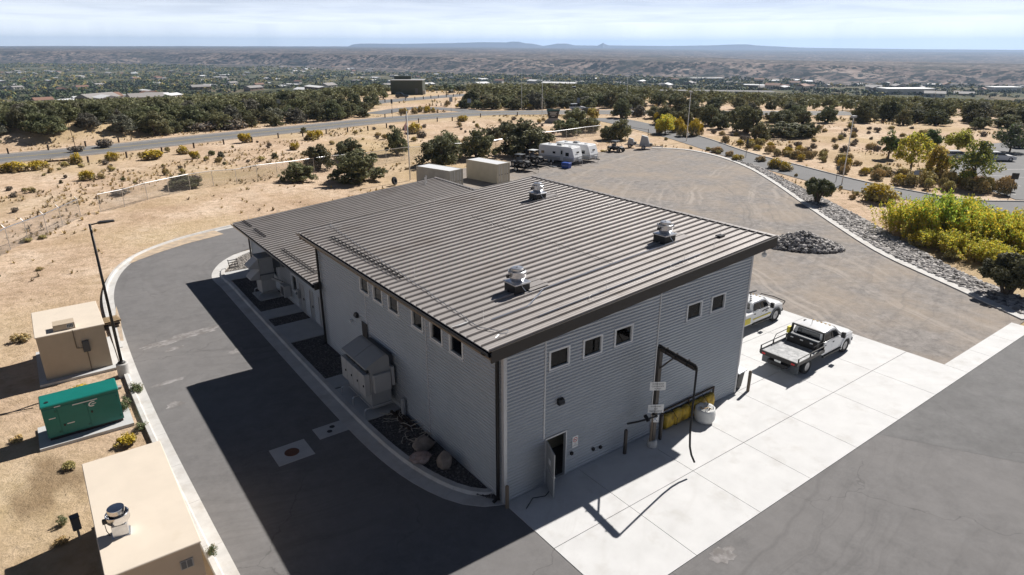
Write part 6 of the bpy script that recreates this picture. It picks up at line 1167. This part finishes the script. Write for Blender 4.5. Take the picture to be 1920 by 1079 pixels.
# tiny tufts and clods all over the desert, uncountable
EXY = GP([(-160,560),(43,464),(189,403),(440,351),(690,306),(790,335),(440,418),(250,470),(190,560),(400,1079),(-160,1079)])
def tufts(name, n, polys, d0, d1, smin, smax, mats, probs, label, blades=12, avoid=True):
    a = np.radians(rng.uniform(-46, 46, n)); d = np.sqrt(rng.uniform(d0**2, d1**2, n)); x = CAM[0]+d*(np.cos(a)*_fw[0]+np.sin(a)*_r[0]); y = CAM[1]+d*(np.cos(a)*_fw[1]+np.sin(a)*_r[1]); h, dd, s, t, pd, D0 = TH(x, y, True); exq = inside(x, y, EXY) & (rng.random(n) > .12); f = fbm(x/9, y/9, 4, 91)+.6*(fbm(x/40, y/40, 2, 95)-.45); k = (pd > .7) & (f+.12*rng.random(n) > .56) & ~exq
    x, y, h = x[k], y[k], h[k]; n = len(x); S = rng.uniform(smin, smax, n); th = rng.uniform(0, 2*PI, (n, blades)); el = rng.uniform(.35, 1.4, (n, blades)); L_ = S[:, None]*rng.uniform(.6,1.2,(n, blades))
    dx = np.cos(th)*np.cos(el); dy = np.sin(th)*np.cos(el); dz = np.sin(el); tip = np.stack([x[:, None]+dx*L_, y[:, None]+dy*L_, h[:, None]+dz*L_], -1); bs = np.stack([x[:, None]+dx*.15*L_, y[:, None]+dy*.15*L_, np.repeat(h[:, None]-.02, blades, 1)], -1); sd_ = np.stack([-np.sin(th), np.cos(th), 0*th], -1)*(S[:, None, None]*.28)
    V = np.stack([bs-sd_*.7, bs+sd_*.7, tip+sd_*.35, tip-sd_*.35], 2).reshape(-1, 3); Fq = np.arange(n*blades*4).reshape(-1, 4); mi = np.repeat(rng.choice(len(probs), n, p=probs), blades)
    tag(link(name, npmesh(name, V, Fq, mats, mi)), label, None, None, 'stuff')
tufts('dry_grass', 30000, None, 60, 190, .12, .4, [M['dry_grass'], M['sage'], M['sage_dark'], M['chamisa_dull']], [.42,.3,.18,.1], 'dry grass tufts over the sandy ground', 9)
tufts('sand_weeds', 1300, None, 18, 80, .05, .14, [M['dry_grass'], M['sage'], M['sage_dark']], [.5,.3,.2], 'small dry weeds on the near sand', 8)
tufts('far_scrub', 9000, None, 180, 420, .5, 1.1, [M['dry_grass'], M['sage'], M['sage_dark'], M['juniper_grey']], [.4,.25,.2,.15], 'low scrub on the ground beyond the road', 9)
# willow thicket
TK = []
for v in range(4):
    ns = 90; pb = rng.normal(size=(ns, 2))*.38; hh = rng.uniform(1.1, 2.1, ns)*(1.15-.35*np.hypot(pb[:, 0], pb[:, 1])); ln = pb*rng.uniform(.35,.75,(ns,1))+rng.normal(size=(ns, 2))*.14
    n = 6500; k = rng.integers(0, ns, n); u = rng.uniform(.12, 1.0, n)**.8; P = np.stack([pb[k, 0]+ln[k, 0]*u, pb[k, 1]+ln[k, 1]*u, hh[k]*u], -1)+rng.normal(size=(n, 3))*np.array([.055,.055,.035])
    ax = rng.normal(size=(n, 3))*.55; ax[:, 2] += .8; ax /= np.linalg.norm(ax, axis=1)[:, None]; sdv = np.cross(ax, rng.normal(size=(n, 3))); sdv /= np.linalg.norm(sdv, axis=1)[:, None]; sz = .055*rng.uniform(.6,1.4,(n, 1))
    V = np.stack([P-ax*sz, P+sdv*sz*.55, P+ax*sz, P-sdv*sz*.55], 1).reshape(-1, 3); V[:, 2] = np.maximum(V[:, 2], .01); zz = P[:, 2]/1.9; r = rng.random(n)
    if v == 2: mi = np.where(zz > .5+.35*(r-.5), np.where(rng.random(n) < .55, 2, 1), np.where(r < .55, 1, 0))
    elif v == 3: mi = np.where(zz > .55+.3*(r-.5), np.where(r < .35, 0, 1), np.where(r < .6, 3, 1))
    else: mi = np.where(zz > .5+.5*(r-.5), np.where(rng.random(n) < .45, 1, np.where(rng.random(n) < .25, 2, 0)), np.where(r < .4, 0, np.where(r < .75, 3, 1)))
    st = MB()
    for j in range(0, ns, 3): st.cyl((pb[j,0], pb[j,1], -.05), (pb[j,0]+ln[j,0]*.9, pb[j,1]+ln[j,1]*.9, hh[j]*.9), .012, .004, 4)
    TK.append((npmesh('foliage', V, np.arange(n*4).reshape(-1, 4), [M['leaf_yellow'], M['leaf_lime'], M['leaf_green'], M['leaf_orange']], mi), st.mesh('stems', M['chamisa_stem'])))
WPOS = ['first of the back row from the left','second of the back row','third of the back row','fourth of the back row','fifth of the back row','sixth of the back row','seventh of the back row','eighth of the back row','ninth of the back row','cut by the picture edge','front row beside the large juniper','front row behind the large juniper','front row right of the bright yellow shrub','behind the right end','front row at the left end','behind the left end','behind the middle']
for i, (px, py, wpx, hpx, v) in enumerate(((1690,440,62,78,1),(1722,446,66,84,0),(1750,438,62,92,2),(1775,452,70,96,2),(1800,452,66,96,0),(1828,466,70,90,1),(1858,468,70,86,0),(1886,470,66,76,1),(1912,478,66,78,3),(1940,490,66,80,0),(1840,492,62,56,3),(1872,500,56,52,3),(1790,478,60,56,3),(1905,440,60,60,1),(1745,465,50,44,3),(1700,432,46,52,2),(1815,430,60,70,2))):
    p = gt(px, py); d = dep(p); t = thing('willow_shrub', '%s willow shrub in the thicket, %s' % (('yellow','bright yellow lime','green topped','low orange yellow')[v], WPOS[i]), 'shrub', p, random.uniform(0,6.28), 'willow thicket at the right edge'); s = (wpx/FPX*d/2*1.12, wpx/FPX*d/2*1.12, max(.6*hpx, hpx-.26*wpx)/FPX*d/1.95)
    for nme, me in zip(('foliage', 'stems'), TK[v]): link(nme, me, t).scale = s
# parking lot trees
def broad(label, px, py, wpx, hpx, mats, w3, trunk=.16):
    p = gt(px, py); d = dep(p); W_ = wpx/FPX*d; H_ = max(.8*hpx, hpx-.1*wpx)/FPX*d*1.04; t = thing('broadleaf_tree', label, 'tree', p, random.uniform(0,6)); C, R = clumps(42, W_*.36, H_*.36, H_*.57, W_*.15, H_*.2); C[:, :2] *= (1.2-.6*np.clip((C[:, 2:3]-H_*.5)/(H_*.5), -.3, 1)); V, Fq = leaf_cloud(C, R, 4200, .17, 1.6); mi = rng.choice(len(w3), len(Fq), p=w3)
    link('crown', npmesh('crown', V, Fq, mats, mi), t); mb = MB(); mb.cyl((0,0,-.2),(0,0,H_*.45),trunk,trunk*.6,8)
    for k in range(6): a = k*1.05; mb.cyl((0,0,H_*(.22+.05*k)),(math.cos(a)*W_*.3,math.sin(a)*W_*.3,H_*(.5+.06*k)),trunk*.45,trunk*.12,5)
    mb.build('trunk', M['bark'], t)
TG, TO, LY, LL, LG, LO = M['tree_green'], M['tree_olive'], M['leaf_yellow'], M['leaf_lime'], M['leaf_green'], M['leaf_orange']
broad('large dark green tree at the edge of the parking lot', 1820, 352, 80, 92, [TG, TO, LL], [.5,.35,.15]); broad('yellow green tree left of the small golden tree', 1707, 320, 70, 78, [TO, LL, LY], [.4,.4,.2]); broad('small golden tree between the two larger trees', 1752, 337, 44, 66, [LO, TO, LY], [.4,.35,.25], .12); broad('narrow dark green tree left of the yellow green tree', 1665, 298, 38, 54, [TG, TO], [.8,.2]); broad('narrow dark green tree behind the yellow green tree', 1743, 287, 36, 48, [TG], [1.0]); broad('airy pale green tree at the far end of the parking lot', 1795, 285, 54, 44, [TO, LL], [.6,.4]); broad('pale green tree at the right edge of the picture', 1893, 286, 66, 56, [TG, M['juniper_grey']], [.5,.5]); broad('yellow green young tree at the branch road start', 1247, 252, 42, 40, [LL, LY], [.6,.4]); broad('golden bush shaped tree by the junction dumpster', 1110, 232, 26, 30, [LO, TO], [.5,.5], .1); broad('reddish leafless looking tree beyond the junction', 1040, 180, 34, 20, [M['brush_grey'], M['sage_dark']], [.6,.4], .15)
# ================================================================ TOWN
HM = []
for L_, W_, h, rt, wm, rm in ((16,10,3,1.8,'house_pale','house_roof'),(20,11,3,2.2,'house_tan','house_roof'),(14,9,4,2,'house_pale','house_roof_red'),(18,12,3.2,1.6,'house_pale','house_roof_white'),(26,9,3,.8,'house_tan','house_roof_white')):
    mb = MB(); mb.box(-L_/2,L_/2,-W_/2,W_/2,-1.5,h); mb.mi = 1; mb.xprism([(-W_/2-.5,h-.1),(W_/2+.5,h-.1),(0,h+rt)], -L_/2-.5, L_/2+.5); mb.mi = 2
    for x in (-L_*.3,0,L_*.3): mb.box(x-.7,x+.7,-W_/2-.04,-W_/2+.01,1,2.2); mb.box(x-.7,x+.7,W_/2-.01,W_/2+.04,1,2.2)
    HM.append(mb.mesh('house', [M[wm], M[rm], M['dark_glass']]))
def houses(n, poly, d0, d1, label, group, mind=24, big=1.0):
    x, y, z, d = belt([poly], n*50, d0, d1, mind)
    for i in rng.permutation(len(x))[:n]:
        hv = random.randrange(len(HM)); px_, py_, _d = pix(x[i], y[i], z[i]); o = link('house', HM[hv]); o.location = (x[i], y[i], z[i]+.6); o.rotation_euler = (0,0,random.choice((.2,1.77,.6,2.1))+random.uniform(-.15,.15)); o.scale = [big*random.uniform(.85,1.15)]*3; tag(o, '%s, %s roof, %s' % (label, ('grey','wide grey','red brown','white','long white')[hv], next(w_ for lim, w_ in ((150,'far left edge'),(330,'above the mound'),(520,'above the tall yellow shrub'),(760,'left of the green building'),(1100,'above the junction'),(1350,'above the branch road start'),(1650,'behind the right juniper belt'),(1e9,'far right edge')) if px_ < lim)), 'house', group)
houses(26, [(0,200),(0,160),(260,165),(330,190),(200,196)], 240, 700, 'house beyond the left juniper belt', 'nearest houses of the town at left', 20)
houses(150, [(0,178),(0,112),(700,125),(960,160),(700,175),(330,180)], 500, 3300, 'tiny house, wooded left town', 'far houses of the town at left', 28, 1.1)
houses(60, [(960,145),(1920,160),(1920,190),(1300,165),(960,170)], 700, 2200, 'tiny house, right valley', 'far houses of the valley at right', 34, 1.3)
for i, (px, py, L_, W_) in enumerate(((1695,178,60,26),(1325,153,80,24),(1880,172,50,24))):
    p = gt(px, py); t = thing('warehouse', ['white flat roofed warehouse beyond the right juniper belt','long white warehouse in the valley near the gold trees','pale warehouse in the valley at the right edge'][i], 'building', p, YAW-PI/2+.05); MB().box(-L_/2,L_/2,-W_/2,W_/2,-3,7).build('walls', M['house_pale'], t); MB().box(-L_/2-.5,L_/2+.5,-W_/2-.5,W_/2+.5,7,7.8).build('roof', M['house_roof_white'], t)
# ================================================================ FAR MESAS
def far_mesa(label, prof, D, depth):
    mb = MB(); rings = []
    for px, py in prof:
        d = CF*FPX+CR*(px-960)+CU*(540-py); hd = math.hypot(d[0], d[1]); zt = CAM[2]+d[2]/hd*D; ux, uy = d[0]/hd, d[1]/hd; q = lambda k, z: (CAM[0]+ux*(D+k), CAM[1]+uy*(D+k), z)
        zb = -120; rings.append([q(-600, zb), q(-350, zb+(zt-zb)*.45), q(-120, zb+(zt-zb)*.8), q(0, zt), q(depth, zt-2), q(depth+400, zb)])
    mb.loft(rings, True, True); return tag(mb.build('mesa', M['mesa_far']), label, None, None, 'structure')
far_mesa('long flat blue mesa on the horizon near the centre', [(600,91),(612,89.5),(650,89),(662,84),(680,82.5),(760,83),(850,81.5),(905,80),(950,80.5),(958,79),(972,79),(985,82),(1000,83),(1018,87),(1032,85),(1045,82.5),(1062,82.5),(1078,86),(1120,86.5),(1128,83),(1131,81),(1134,83.5),(1142,86),(1250,87),(1330,86),(1370,84.5),(1400,84),(1418,86),(1500,90.5),(1700,93.5),(2000,95.5)], 13500, 1500)
# ================================================================ HAZE
hz = bpy.data.materials.new('haze_air'); hz.use_nodes = True; N = hz.node_tree.nodes; N.remove(N['Principled BSDF']); pv = N.new('ShaderNodeVolumePrincipled'); pv.inputs['Density'].default_value = HAZE_D = 6.5e-5; pv.inputs['Color'].default_value = (.48,.69,1,1); pv.inputs['Anisotropy'].default_value = .25; hz.node_tree.links.new(pv.outputs[0], N['Material Output'].inputs['Volume'])
mb = MB().box(-19000,19000,-19000,19000,-180,160); o = mb.build('haze', hz); tag(o, 'thin blue haze in the air', None, None, 'stuff')

# ================================================================ labels: tell look-alikes apart by their order in the picture
_by = {}
for o in list(col.objects):
    if o.parent is None and o.get('label') and o.get('category'): _by.setdefault(o['label'], []).append(o)
_ord = 'first second third fourth fifth sixth seventh eighth ninth tenth eleventh twelfth'.split()
for lb_, os_ in _by.items():
    if 1 < len(os_) <= 12 and len(lb_.split()) <= 13:
        os_.sort(key=lambda o_: float(pix(*o_.location)[0]))
        for i_, o_ in enumerate(os_): o_['label'] = lb_+', %s from left' % _ord[i_]
